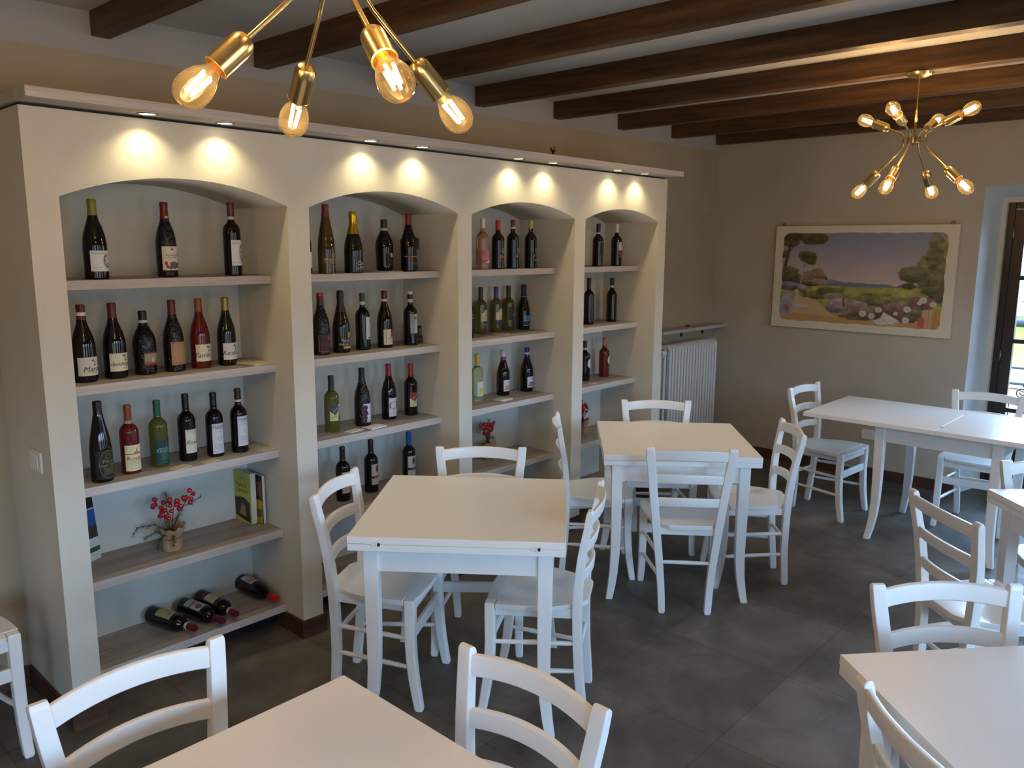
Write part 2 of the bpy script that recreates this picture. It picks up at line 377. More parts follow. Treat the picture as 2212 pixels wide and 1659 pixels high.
for ni, (a, b) in enumerate(NICHES):
    for z in SHZ:
        bm = bmesh.new(); fs = bm_box(bm, a+.0005, b-.0005, 3.20, UYB, z-.036, z)
        for f in bm.faces:
            if all(abs(v_.co.y-3.20) < 1e-6 for v_ in f.verts): f.material_index = 1
        U(obj('shelf', bm, [M_shelf, M_shelf_edge], unit, .0012))
for i in range(0, len(edges), 2):
    a, b = edges[i], edges[i+1]; t = .012
    bm = bmesh.new(); bm_box(bm, a-t, b+t, UY0-t, UY0, 0, SK); 
    y1 = YB-.012 if i == 0 else 3.49
    bm_box(bm, a-t, a, UY0, y1, 0, SK); y2 = YB-.012 if i == 8 else 3.49
    bm_box(bm, b, b+t, UY0, y2, 0, SK); U(obj('skirting', bm, M_skirt, unit))
# ledge board with recessed spotlights
ledge = U(box('top_ledge', .905, 4.852, 2.925, YB-.004, 2.252, 2.286, M_shelf_edge, unit, .0015))
box_g = U(box('shadow_gap_strip', .93, 4.85, 3.07, 3.5, 2.24, 2.2525, M_black, unit))
SPX = [1.312, 1.607, 2.297, 2.600, 3.275, 3.562, 4.180, 4.474]
for x in SPX:
    bm = bmesh.new(); R = .036; y = 2.985; zb = 2.2515
    rings = [[Vector((x+r*math.cos(2*PI*i/28), y+r*math.sin(2*PI*i/28), z)) for i in range(28)] for r, z in ((R, zb), (R, zb-.004), (R-.008, zb-.004), (R-.008, zb-.0015))]
    bm_loft(bm, rings, caps=False)
    lens = [bm.verts.new((x+(R-.008)*math.cos(2*PI*i/28), y+(R-.008)*math.sin(2*PI*i/28), zb-.0016)) for i in range(28)]
    f = bm.faces.new(lens); f.material_index = 1
    o = obj('spotlight', bm, [M_chrome2, M_lens], ledge)
    l_ = bpy.data.lights.new('spotlight_beam', 'SPOT'); l_.energy = SPOT_W; l_.color = (1, .83, .47); l_.spot_size = math.radians(128); l_.spot_blend = 1.0; l_.shadow_soft_size = .012
    lo = bpy.data.objects.new('spotlight_beam', l_); C.objects.link(lo); lo.parent = o; lo.location = (x, y, zb-.008)
tuft = bmesh.new()
for i in range(14):
    a = random.uniform(0, 2*PI); bm_tube(tuft, [(0, 0, 0), (.006*math.cos(a), .006*math.sin(a), .018), (.018*math.cos(a+.4), .018*math.sin(a+.4), random.uniform(.02, .045))], .0022, 5)
o = obj('cable_tuft', tuft, M_black, None, loc=(3.52, 2.95, 2.286)); tag(o, 'small dark frayed cable end standing on the ledge above the third arch', 'cable')

# ------------------------------------------------------------------ switch, socket, radiator, radiator shelf
sw = empty('light_switch', (UX0, 3.205, 1.012), 0, 'cream light switch plate on the left side of the shelving unit', 'light switch')
o = box('plate', -.009, 0, -.061, .061, -.039, .039, M_plate, sw, .003)
for yy in (.022, .0, -.022): box('rocker', -.012, -.0085, yy-.010, yy+.010, -.024, .024, M_plate, sw, .0015)
so = empty('wall_socket', (XR, 2.12, .345), 0, 'white wall socket plate low on the right wall beside the far table', 'socket')
box('plate', -.008, 0, -.06, .06, -.04, .04, M_plate, so, .003)
bm = bmesh.new()
for yy in (-.019, 0, .019): bm_tube(bm, [(-.0085, yy, 0), (-.0078, yy, 0)], .0025, 8)
obj('socket_hole', bm, M_black, so)

rad = empty('radiator', (5.86, 3.42, .15), 0, 'white column radiator under the small shelf right of the wine display', 'radiator')
for k in range(17):
    x = -.36+.045*k
    bm = bmesh.new()
    for yy in (-.05, 0, .05): bm_tube(bm, [(x, yy, .02), (x, yy, .84)], .0125, 10)
    bm_tube(bm, [(x, -.05, .835), (x, -.03, .852), (x, .03, .852), (x, .05, .835)], .019, 8); bm_tube(bm, [(x, -.05, .02), (x, 0, .008), (x, .05, .02)], .019, 8)
    obj('radiator_column', bm, M_rad, rad, smooth_angle=50)
bm = bmesh.new(); bm_tube(bm, [(-.41, 0, .80), (-.36, 0, .80)], .02, 16); bm_tube(bm, [(-.435, 0, .80), (-.40, 0, .80)], .03, 16); obj('valve', bm, M_rad, rad, smooth_angle=50)
bm = bmesh.new(); bm_tube(bm, [(-.42, 0, .80), (-.42, 0, -.15)], .009, 10); obj('pipe', bm, M_rad, rad, smooth_angle=50)
bm = bmesh.new(); bm_tube(bm, [(.36, 0, .80), (.40, 0, .80)], .02, 14); obj('end_plug', bm, M_rad, rad, smooth_angle=50)
for x in (-.3, .3):
    bm = bmesh.new(); bm_box(bm, x-.015, x+.015, -.03, .119, .0, .03); bm_box(bm, x-.012, x+.012, -.012, .012, -.15, .0); obj('bracket', bm, M_rad, rad)
rs = empty('radiator_shelf', (5.93, YB, 1.105), 0, 'narrow pale wooden shelf on black brackets above the radiator', 'shelf')
bm = bmesh.new(); bm_box(bm, -.51, .508, -.155, 0, 0, .026); obj('board', bm, M_shelf_edge, rs, .0015)
for x in (-.44, .0, .35):
    bm = bmesh.new(); bm_box(bm, x-.012, x+.012, -.13, 0, -.007, 0); bm_box(bm, x-.012, x+.012, -.007, 0, -.06, -.007); obj('bracket', bm, M_black, rs)
bm = bmesh.new(); bm_tube(bm, [(.02, -.05, .026), (.02, -.05, .036)], .018, 12); o = obj('bracket', bm, M_black, rs)

# ------------------------------------------------------------------ painting
PW, PH = 1.36, .815
def painting_colors(nx, ny):
    rng = np.random.RandomState(3)
    def fbm(w, h, f0, oc=5, sx=1., sy=1.):
        out = np.zeros((h, w)); amp = 1; tot = 0
        for o_ in range(oc):
            fx = max(2, int(f0*2**o_*sx)); fy = max(2, int(f0*2**o_*sy))
            g_ = rng.rand(fy+2, fx+2); yy = np.linspace(0, fy, h, endpoint=False); xx = np.linspace(0, fx, w, endpoint=False)
            yi, xi = yy.astype(int), xx.astype(int); ty = (yy-yi)[:, None]; tx = (xx-xi)[None]; ty = ty*ty*(3-2*ty); tx = tx*tx*(3-2*tx)
            out += amp*((g_[yi][:, xi]*(1-tx)+g_[yi][:, xi+1]*tx)*(1-ty)+(g_[yi+1][:, xi]*(1-tx)+g_[yi+1][:, xi+1]*tx)*ty); tot += amp; amp *= .55
        return out/tot
    U_, V_ = np.meshgrid(np.linspace(0, 1, nx), np.linspace(0, 1, ny))     # V 0 = top
    img = np.zeros((ny, nx, 3)); A = lambda c: np.array(c)/255.
    n1, n2, n3 = fbm(nx, ny, 4, 6), fbm(nx, ny, 26, 4), fbm(nx, ny, 8, 5)
    def over(mask, c, soft=None):
        m_ = np.clip(mask, 0, 1)[..., None]; img[:] = img*(1-m_) + (c if isinstance(c, np.ndarray) and c.ndim == 3 else A(c))*m_
    sm = lambda x, a_, b_: np.clip((x-a_)/(b_-a_), 0, 1)
    t = sm(V_, .05, .55)[..., None]; img[:] = A((146, 147, 172))*(1-t)+A((205, 190, 184))*t
    over(sm(n1, .45, .75)*.6*sm(V_, .0, .35), (214, 200, 192)); over(sm(n1, .5, .7)*.5*(U_ > .62)*sm(.5-V_, 0, .2), (175, 160, 172))
    over((V_ > .535-.03*np.clip(1-np.abs(U_-.33)/.09, 0, 1)+.008*n2)*(U_ < .55)*(V_ < .57)*1., (140, 142, 164))
    over((V_ > .55)*1., (118, 128, 150)); over((V_ > .585+.02*(.5-U_))*1., (168, 165, 92))
    gr = A((172, 168, 92))*(.75+.5*n2[..., None]); m_ = (V_ > .585)[..., None]; img[:] = np.where(m_, gr, img)
    # path
    over((V_ > .70)*(np.abs(U_-.17-.18*(V_-.7)) < .04+.55*(V_-.70))*sm(V_, .70, .73), (206, 178, 136))
    rngb = np.random.RandomState(5)
    def blob(cx, cy, rx, ry, col, dens=.5, edge=.35, light=.45, tex=None):
        tx_ = n2 if tex is None else tex
        d = np.sqrt(((U_-cx)/rx)**2+((V_-cy)/ry)**2)+edge*(n3-.5)*2+.35*(n2-.5)
        m_ = np.clip((1-d)*6, 0, 1)*dens
        sh = (.62+.75*n2-light*((V_-cy)/ry)*.5)[..., None]
        c_ = A(col)*np.clip(sh, .3, 1.6); over(m_, c_)
    def line(x0, y0, x1, y1, w0, w1, col):
        dx, dy = x1-x0, y1-y0; L2 = dx*dx+dy*dy; tt = np.clip(((U_-x0)*dx+(V_-y0)*dy)/L2, 0, 1)
        d = np.hypot((U_-x0-tt*dx)*1.67, V_-y0-tt*dy); over((d < w0+(w1-w0)*tt)*1., col)
    # right trees
    blob(.97, .40, .10, .36, (128, 120, 84), 1); blob(.90, .45, .07, .22, (120, 118, 80), 1); blob(.93, .2, .05, .2, (120, 112, 84), .8)
    blob(.80, .44, .075, .09, (112, 114, 80), 1); line(.80, .5, .80, .58, .006, .008, (90, 80, 60)); blob(.80, .56, .05, .04, (98, 96, 62), 1)
    blob(.955, .62, .05, .12, (104, 102, 74), 1); blob(.72, .555, .03, .02, (196, 165, 138), .9)
    # left big tree
    line(.02, .42, .055, .12, .022, .012, (96, 74, 58)); line(.055, .2, .12, .06, .008, .004, (96, 76, 58)); line(.05, .22, .03, .07, .007, .004, (96, 76, 58))
    blob(.08, .045, .16, .07, (86, 80, 48), 1); blob(.20, .07, .10, .075, (92, 86, 52), 1); blob(.06, .12, .07, .05, (88, 84, 52), .8); blob(.02, .24, .03, .05, (96, 86, 56), .9)
    # left shrubs
    blob(.05, .46, .08, .10, (104, 100, 72), 1); blob(.09, .52, .09, .08, (92, 92, 66), 1); blob(.20, .50, .09, .085, (150, 120, 100), 1)
    blob(.24, .47, .05, .09, (136, 120, 92), .9); blob(.21, .57, .07, .03, (84, 84, 58), 1); blob(.29, .52, .02, .06, (112, 112, 84), 1); blob(.26, .55, .06, .04, (160, 146, 128), .8)
    blob(.05, .60, .09, .055, (128, 116, 136), 1)
    # umbrella pine
    line(.135, .58, .16, .33, .008, .005, (176, 158, 142)); line(.15, .38, .185, .31, .004, .003, (110, 92, 70))
    blob(.175, .27, .058, .085, (96, 94, 56), 1); blob(.20, .31, .04, .06, (92, 90, 54), 1); blob(.145, .25, .035, .05, (104, 100, 62), 1)
    blob(.15, .62, .035, .045, (150, 142, 150), 1)
    # mid shrubs
    blob(.24, .69, .10, .06, (116, 116, 72), 1); blob(.33, .65, .10, .055, (110, 110, 70), 1); blob(.37, .70, .09, .04, (152, 140, 132), 1)
    blob(.58, .72, .11, .07, (118, 116, 74), 1); blob(.72, .73, .12, .07, (136, 130, 86), 1); blob(.64, .65, .09, .02, (160, 150, 100), .8)
    blob(.42, .80, .13, .085, (150, 132, 140), 1); blob(.37, .84, .07, .06, (140, 124, 136), 1); blob(.50, .78, .08, .06, (156, 140, 142), 1)
    blob(.50, .90, .13, .06, (122, 118, 92), 1); blob(.60, .86, .12, .08, (130, 112, 92), 1); blob(.78, .80, .14, .08, (138, 112, 106), 1)
    blob(.88, .73, .09, .08, (142, 110, 108), 1); blob(.76, .90, .12, .07, (104, 88, 74), 1); blob(.70, .85, .08, .05, (112, 100, 72), 1); blob(.86, .86, .07, .07, (112, 108, 82), 1)
    # palm
    line(.425, .80, .42, .70, .010, .007, (96, 84, 72))
    for a_ in np.linspace(-2.9, -.2, 9): line(.42, .70, .42+.065*math.cos(a_), .70+.10*math.sin(a_)+.03*abs(math.cos(a_)), .005, .002, (136, 128, 78))
    # sill, vase, statue, books, flowers
    over((V_ > .925-.05*(.5-U_)*0+.02*np.sin(U_*3))*1., (202, 156, 96)); over((V_ > .90)*(U_ < .45)*(V_ > .90+.06*U_)*1., (200, 156, 100))
    over(((U_-.05)/.045)**2+((V_-.82)/.12)**2 < 1, (176, 178, 190)); blob(.05, .82, .04, .10, (150, 150, 175), .5, .5); over(((U_-.05)/.02)**2+((V_-.85)/.03)**2 < 1, (176, 110, 110))
    over(((U_-.06)/.035)**2+((V_-.70)/.015)**2 < 1, (170, 175, 200))
    over(((U_-.15)/.06)**2+((V_-.82)/.016)**2 < 1, (206, 200, 196)); over(((U_-.12)/.018)**2+((V_-.745)/.06)**2 < 1, (206, 190, 176)); over(((U_-.115)/.012)**2+((V_-.66)/.025)**2 < 1, (214, 200, 186))
    for cx, cy, r_ in ((.545, .87, .022), (.60, .89, .02), (.64, .82, .02), (.89, .70, .022), (.945, .735, .018), (.805, .80, .022), (.80, .915, .02), (.87, .73, .014), (.74, .85, .014)):
        over(((U_-cx)/r_)**2+((V_-cy)/(r_*1.5))**2 < 1+.5*(n2-.5), (222, 206, 200)); over(((U_-cx)/(r_*.4))**2+((V_-cy)/(r_*.6))**2 < 1, (204, 184, 170))
    def poly(pts, col):
        inside = np.zeros_like(U_, bool); k = len(pts)
        for i_ in range(k):
            x0, y0 = pts[i_]; x1, y1 = pts[(i_+1) % k]
            if y0 == y1: continue
            c_ = ((y0 > V_) != (y1 > V_)) & (U_ < (x1-x0)*(V_-y0)/(y1-y0)+x0); inside ^= c_
        over(inside*1., col)
    poly([(.61, .94), (.66, .90), (.71, .97), (.645, .985)], (218, 208, 196)); poly([(.655, .90), (.67, .84), (.76, .92), (.715, .975)], (226, 214, 200)); poly([(.71, .975), (.76, .92), (.77, .945), (.73, .98)], (196, 186, 172))
    line(.66, .90, .712, .975, .003, .003, (160, 146, 130))
    poly([(.865, .88), (.885, .87), (.905, .90), (.905, .99), (.87, .975)], (196, 100, 98)); poly([(.89, .80), (.91, .79), (.945, .82), (.945, .995), (.905, .99), (.905, .89), (.888, .87)], (206, 168, 130)); poly([(.945, .84), (.96, .78), (1, .78), (1, 1), (.945, 1)], (198, 150, 80)); line(.925, .81, .925, .99, .002, .002, (186, 132, 104)); line(.965, .80, .965, .99, .002, .002, (160, 112, 60))
    return img
def make_painting():
    root = empty('landscape_painting', (XR, 2.29, 1.145), 0, 'unframed canvas painting of a seaside garden with cream border on the right wall', 'painting')
    box('canvas', -.035, -.006, -PW/2, PW/2, 0, PH, mat('cream_canvas', (.70, .65, .52), .8), root, .002)
    nx, ny = 420, 250; img = painting_colors(nx, ny)
    # image area with irregular rounded border
    mu, mv = .045, .065
    vs, fs = [], []; rng = np.random.RandomState(1)
    wob = lambda t_, s_: .003*math.sin(t_*13+s_)+.002*math.sin(t_*31+2*s_)+.001*math.sin(t_*67+s_)
    W_, H_ = PW*(1-2*mu), PH*(1-2*mv)
    def inside(u, v):
        x, y = u*W_, v*H_; r_ = .05
        l0 = .008+wob(v, 1)*1.2; r0 = W_-.008-wob(v, 3)*1.2; t0 = .004+wob(u, 5)*.7; b0 = H_-.006-wob(u*2, 7)*.9
        if x < l0 or x > r0 or y < t0 or y > b0: return False
        for cx, cy, qx, qy in ((l0+r_, t0+r_, -1, -1), (r0-r_, t0+r_, 1, -1), (l0+r_*.7, b0-r_*.7, -1, 1), (r0-r_, b0-r_, 1, 1)):
            if (x-cx)*qx > 0 and (y-cy)*qy > 0 and math.hypot(x-cx, y-cy) > r_*(1 if qy < 0 or qx > 0 else .7): return False
        return True
    for j in range(ny):
        for i in range(nx):
            u, v = i/(nx-1), j/(ny-1)
            vs.append((-.0362, PW/2-mu*PW-u*W_, PH-mv*PH-v*H_))
    for j in range(ny-1):
        for i in range(nx-1):
            if inside((i+.5)/(nx-1), (j+.5)/(ny-1)): k = j*nx+i; fs.append((k, k+1, k+nx+1, k+nx))
    me = bpy.data.meshes.new('picture'); me.from_pydata(vs, [], fs)
    at = me.color_attributes.new('paint', 'FLOAT_COLOR', 'POINT')
    c = img.reshape(-1, 3); c = np.where(c <= .04045, c/12.92, ((np.clip(c, 0, 1)+.055)/1.055)**2.4); c = np.c_[c*.86, np.ones(len(c))]
    at.data.foreach_set('color', c.astype(np.float32).ravel())
    m = mat('painted_scene', (.5, .5, .5), .6); n, l, b = nt(m); a_ = n.new('ShaderNodeAttribute'); a_.attribute_name = 'paint'; l.new(a_.outputs[0], b.inputs['Base Color'])
    me.materials.append(m); o = bpy.data.objects.new('picture', me); C.objects.link(o); o.parent = root
    for y in (PW/2-.055, -PW/2+.055):
        bm = bmesh.new(); k = 14
        bm_tube(bm, [(-.012, y+.011*math.cos(2*PI*i/k), PH+.012+.011*math.sin(2*PI*i/k)) for i in range(k+1)], .0022, 6); obj('hanging_ring', bm, M_chrome, root)
make_painting()

# ------------------------------------------------------------------ outside the French door
M_yel = plaster('yellow_render', (.56, .58, .22)); M_tile = mat('terracotta_tile', (.55, .30, .20), .8); n, l, b = nt(M_tile); v = coords(n, l)
l.new(ramp(n, l, noise(n, l, v, 3, 4), [(.3, (.42, .22, .15)), (.5, (.56, .36, .27)), (.7, (.66, .52, .44))]), b.inputs['Base Color'])
M_tile2 = plaster('pale_roof_tile', (.60, .47, .42), .25); M_iron = mat('dark_iron', (.03, .035, .05), .5, metal=.3)
hs = empty('yellow_house', (12, 0, 0), 0, 'yellow rendered house with pale tiled roof across the street, seen through the glass door', 'house')
def tiled(name, x0, z0, x1, z1, ya, yb, m, par, pitch=.2, step=.32):
    bm = bmesh.new(); ny_ = int((yb-ya)/pitch*8); L = math.hypot(x1-x0, z1-z0); rows = max(2, int(L/step))
    nx_, nz_ = (x1-x0)/L, (z1-z0)/L
    for r_ in range(rows):
        s0, s1 = r_/rows*L, (r_+1.12)/rows*L; prev = None
        for i in range(ny_+1):
            y = ya+(yb-ya)*i/ny_; h = .045*(abs(math.cos(PI*(y-ya)/pitch)))
            p0 = bm.verts.new((x0+nx_*s0-nz_*(h+.03), y, z0+nz_*s0+nx_*(h+.03))); p1 = bm.verts.new((x0+nx_*s1-nz_*h, y, z0+nz_*s1+nx_*h))
            if prev: f = bm.faces.new((prev[0], p0, p1, prev[1])); f.smooth = True
            prev = (p0, p1)
    return obj(name, bm, m, par)
box('wall', 0, 5, -2.5, 9, -5, .93, M_yel, hs); tiled('roof', -.35, .93, 2.6, 2.4, -2.6, 9.1, M_tile2, hs)
bm = bmesh.new(); bm_tube(bm, [(-.40, -2.6, .88), (-.40, 9.1, .88)], .055, 10); obj('gutter', bm, M_iron, hs)
lr = empty('low_roof', (9.3, 0, 0), 0, 'low terracotta tiled roof below the yellow house outside the door', 'roof')
tiled('roof', -.6, -.2, 1.3, .36, -1.5, 6, M_tile, lr, .24, .4); box('wall', -.3, 1.3, -1.4, 5.9, -5, -.18, M_yel, lr)
bc = bmesh.new(); bm_tube(bc, [(8.6, -3, .70), (8.6, 7, .70)], .012, 6); o = obj('overhead_cable', bc, M_iron); tag(o, 'thin dark cable crossing in front of the yellow house outside', 'cable')
rl = empty('balcony_railing', (7.35, .8, 0), 0, 'dark wrought iron balcony railing with scrolls outside the glass door', 'railing')
bm = bmesh.new(); bm_tube(bm, [(0, -1.2, .735), (0, 1.2, .735)], .012, 8); obj('top_rail', bm, M_iron, rl)
bm = bmesh.new(); bm_tube(bm, [(0, -1.2, .605), (0, 1.2, .605)], .008, 8); bm_tube(bm, [(0, -1.2, .1), (0, 1.2, .1)], .008, 8); obj('lower_rail', bm, M_iron, rl)
for k in range(15):
    y0 = -1.15+k*.164; bm = bmesh.new(); pts = []
    for i in range(30): a_ = i/29*3.6*PI; r_ = .055*(1-i/36); pts.append((0, y0+r_*math.cos(a_+PI/2), .665+r_*math.sin(a_+PI/2)))
    bm_tube(bm, pts, .006, 6); obj('scroll', bm, M_iron, rl)
    bm = bmesh.new(); bm_tube(bm, [(0, y0+.082, .1), (0, y0+.082, .605)], .006, 6); obj('baluster', bm, M_iron, rl)
struct(box('trim_5', XR+.40, 7.45, -.5, 2.1, -.15, -.01, M_revtrim))
struct(box('trim_6', 7.0, 60, -40, 40, -5.2, -5, plaster('street_ground', (.30, .29, .27))))

# ------------------------------------------------------------------ tables
def make_table(name, side, top, loc, rz, label, leaf=.027, length=None, hinges=False):
    t = empty(name, loc, rz, label, 'table', 'white square tables')
    h = side/2
    if length is None:
        box('tabletop', -h, h, -h, h, top-leaf, top, M_whitetop, t, .0018)
        box('lower_leaf', -h+.001, h-.001, -h+.001, h-.001, top-2*leaf, top-leaf-.0012, M_white, t, .0018)
        if hinges:
            for x in (-.285, .285):
                hb = bmesh.new(); y = -h+.001
                bm_box(hb, x-.018, x-.006, y-.003, y+.006, top-leaf-.008, top-leaf+.008); bm_box(hb, x-.004, x+.012, y-.003, y+.006, top-leaf-.010, top-leaf+.010)
                o = obj('hinge', hb, M_plate, t, .0012)
                hb = bmesh.new(); bm_box(hb, x+.006, x+.015, y-.0035, y+.004, top-leaf-.006, top-leaf+.006); obj('hinge_pin', hb, M_black, o)
        zu = top-2*leaf
    else:
        L = length/2
        box('tabletop', -L, -.0015, -h, h, top-leaf, top, M_whitetop, t, .0018); box('extension_leaf', .0015, L, -h, h, top-leaf, top, M_whitetop, t, .0018)
        for y in (-h+.13, h-.13):
            hb = bmesh.new(); bm_box(hb, -.012, .012, y-.006, y+.006, top-.004, top+.0004); obj('hinge', hb, M_chrome2, t)
        zu = top-leaf
    zb = top-.150 if length is None else top-.125
    q = .345; ins = .010
    for (x0, x1, y0, y1) in ((-q+.05, q-.05, -q+ins, -q+ins+.02), (-q+.05, q-.05, q-ins-.02, q-ins), (-q+ins, -q+ins+.02, -q+.05, q-.05), (q-ins-.02, q-ins, -q+.05, q-.05)):
        box('apron', x0, x1, y0, y1, zb, zu-.0005, M_white, t, .001)
    for sx_ in (-1, 1):
        for sy_ in (-1, 1):
            bm = bmesh.new(); rings = []
            for z, off, w in ((zu-.0005, .3175, .055), (zb, .3175, .055), (.50, .3165, .053), (.36, .3155, .050), (.24, .3165, .047), (.14, .322, .043), (.06, .332, .039), (0, .343, .035)):
                rings.append(rrect(sx_*off, sy_*off, z, w, w, .004, 2))
            bm_loft(bm, rings[::-1]); obj('leg', bm, M_white, t, smooth_angle=35)
    return t
TS = .779
make_table('dining_table', TS, .774, (2.156, 2.221, 0), -.893, 'white square table with two small hinges on its near edge, before the second arch', hinges=True)
make_table('dining_table', TS, .774, (3.712, 2.241, 0), -.883, 'white square table with four chairs standing between the wine display and the radiator')
make_table('dining_table', .785, .752, (5.392, 1.285, 0), PI/2+PI, 'long white unfolded table under the painting with a seam across its top', length=1.56)
d1 = Vector((-.725, -.689)); d2 = Vector((.689, -.725)); c4 = Vector((3.851, .762))+TS/2*(d1+d2)
make_table('dining_table', TS, .774, (c4.x, c4.y, 0), math.atan2(d2.y, d2.x)+PI, 'white square table cut off by the right photo edge, nearer than the long one')
u5 = Vector((.75, -.661)); v5 = Vector((-.661, -.75)); c5 = Vector((1.975, .677))+TS/2*(u5+v5)
make_table('dining_table', TS, .774, (c5.x, c5.y, 0), math.atan2(u5.y, u5.x), 'white square table in the bottom right corner of the photo with bluish reflections')
make_table('dining_table', TS, .774, (1.048-TS/2, 1.513-TS/2, 0), 0, 'white square table at the bottom centre of the photo, closest to the viewer')

# ------------------------------------------------------------------ chairs
PZ = [0, .20, .45, .65, .85]; PX = [.112, .125, .152, .175, .197]; PY = [-.185, -.170, -.165, -.180, -.212]
def post(z): return float(np.interp(z, PZ, PX)), float(np.interp(z, PZ, PY))
def cr(z, arr):   # smooth interpolation
    k = max(0, min(3, next((i for i in range(4) if z <= PZ[i+1]), 3))); p = [arr[max(k-1, 0)], arr[k], arr[k+1], arr[min(k+2, 4)]]
    t = (z-PZ[k])/(PZ[k+1]-PZ[k]); return .5*((2*p[1])+(-p[0]+p[2])*t+(2*p[0]-5*p[1]+4*p[2]-p[3])*t*t+(-p[0]+3*p[1]-3*p[2]+p[3])*t**3)
def make_chair():
    t = empty('dining_chair')
    for s_ in (-1, 1):
        bm = bmesh.new(); rings = []
        for z in list(np.linspace(0, .835, 18)):
            w = .034+.007*min(1, z/.45); d = .036 if z < .5 else .036-.008*(z-.5)/.35
            rings.append(rrect(s_*cr(z, PX), cr(z, PY), z, w, d, .005, 2))
        x, y = cr(.85, PX), cr(.85, PY)
        rings.append(rrect(s_*x, y+.001, .843, .040, .024, .005, 2)); rings.append(rrect(s_*x, y+.003, .85, .036, .012, .004, 2))
        rings[0] = rrect(s_*cr(0, PX), cr(0, PY), 0, .028, .030, .006, 2); rings.insert(1, rrect(s_*cr(.008, PX), cr(.008, PY), .008, .034, .036, .006, 2))
        bm_loft(bm, rings); obj('leg', bm, M_white, t, smooth_angle=40)
        bm = bmesh.new(); rings = []
        for z, x, y, w in ((0, .188, .197, .028), (.008, .188, .196, .034), (.06, .186, .187, .036), (.13, .185, .176, .038), (.21, .185, .168, .039), (.30, .185, .164, .040), (.40, .185, .165, .041), (.452, .185, .165, .041), (.4575, .185, .165, .037)):
            rings.append(rrect(s_*x, y, z, w, w, .006, 3))
        bm_loft(bm, rings); obj('leg', bm, M_white, t, smooth_angle=40)
        # side dowels
        for z in (.294, .174):
            xb, yb = post(z); xf = .185; bm = bmesh.new(); yf = .168
            bm_tube(bm, [(s_*xb, yb, z), (s_*(xb*.9+xf*.1), yb+.035, z), (s_*(xb*.5+xf*.5), 0, z), (s_*(xb*.1+xf*.9), yf-.035, z), (s_*xf, yf, z)], [.006, .009, .0105, .009, .006], 12)
            obj('side_stretcher', bm, M_white, t, smooth_angle=60)
    xb, yb = post(.257); bm = bmesh.new(); bm_tube(bm, [(-xb, yb, .257), (-xb*.8, yb, .257), (0, yb, .257), (xb*.8, yb, .257), (xb, yb, .257)], [.006, .009, .0105, .009, .006], 12)
    obj('rear_stretcher', bm, M_white, t, smooth_angle=60)
    box('front_stretcher', -.170, .170, .158, .176, .286, .334, M_white, t, .004)
    bm = bmesh.new()
    bm_box(bm, -.170, .170, .155, .173, .398, .436)
    for s_ in (-1, 1):
        p0, p1 = Vector((s_*.176, .150, 0)), Vector((s_*.145, -.152, 0)); q = Vector((-s_*.016, 0, 0))
        lo = [p0, p1, p1+q, p0+q]; a_ = [bm.verts.new((p.x, p.y, .398)) for p in lo]; b_ = [bm.verts.new((p.x, p.y, .436)) for p in lo]
        bm.faces.new(a_); bm.faces.new(b_)
        for i in range(4): j = (i+1) % 4; bm.faces.new((a_[i], a_[j], b_[j], b_[i]))
    bm_box(bm, -.135, .135, -.168, -.152, .398, .436)
    obj('seat_rail', bm, M_white, t, .002)
    # seat: saddled board notched round the front legs
    def hw(y):
        return float(np.interp(y, [-.20, -.185, -.16, -.10, -.02, .08, .143], [.085, .118, .130, .170, .197, .208, .209]))
    ys = [-.20, -.193, -.18, -.165, -.15, -.12, -.08, -.04, 0, .04, .08, .12, .1425]; ysf = [.1430, .165, .185]
    def top(x, y):
        d_ = .013*math.exp(-((y+.02)/.11)**2)*(1-math.exp(-((abs(x)-.0)/.09)**2)*.25)*max(0, 1-(abs(x)/.2)**4)
        edge = .006*max(0, (y-.14)/.05)**2
        return .459-d_-edge
    bm = bmesh.new(); K = 14
    def row(y, w, z_, bulge=0):
        return [bm.verts.new((w*(2*i/K-1), y+bulge*(1-(2*i/K-1)**2), z_(w*(2*i/K-1), y))) for i in range(K+1)]
    def slab(rows_y, wf, front_bulge=0.):
        T_ = []; B_ = []
        for i, y in enumerate(rows_y):
            bl = front_bulge*(i/(len(rows_y)-1)) if front_bulge else 0
            T_.append(row(y, wf(y), top, bl)); B_.append(row(y, wf(y)-.004, lambda x_, y_: .4365, bl))
        for M_ in (T_, B_):
            for a_, b_ in zip(M_, M_[1:]):
                for i in range(K): f = bm.faces.new((a_[i], a_[i+1], b_[i+1], b_[i])); f.smooth = True
        n_ = len(rows_y)
        for j in range(n_-1):
            for k_ in (0, K): bm.faces.new((T_[j][k_], T_[j+1][k_], B_[j+1][k_], B_[j][k_]))
        for j in (0, n_-1):
            for i in range(K): bm.faces.new((T_[j][i], T_[j][i+1], B_[j][i+1], B_[j][i]))
    slab(ys, hw); slab(ysf, lambda y: .1625, .012)
    obj('seat', bm, M_white, t, .0022)
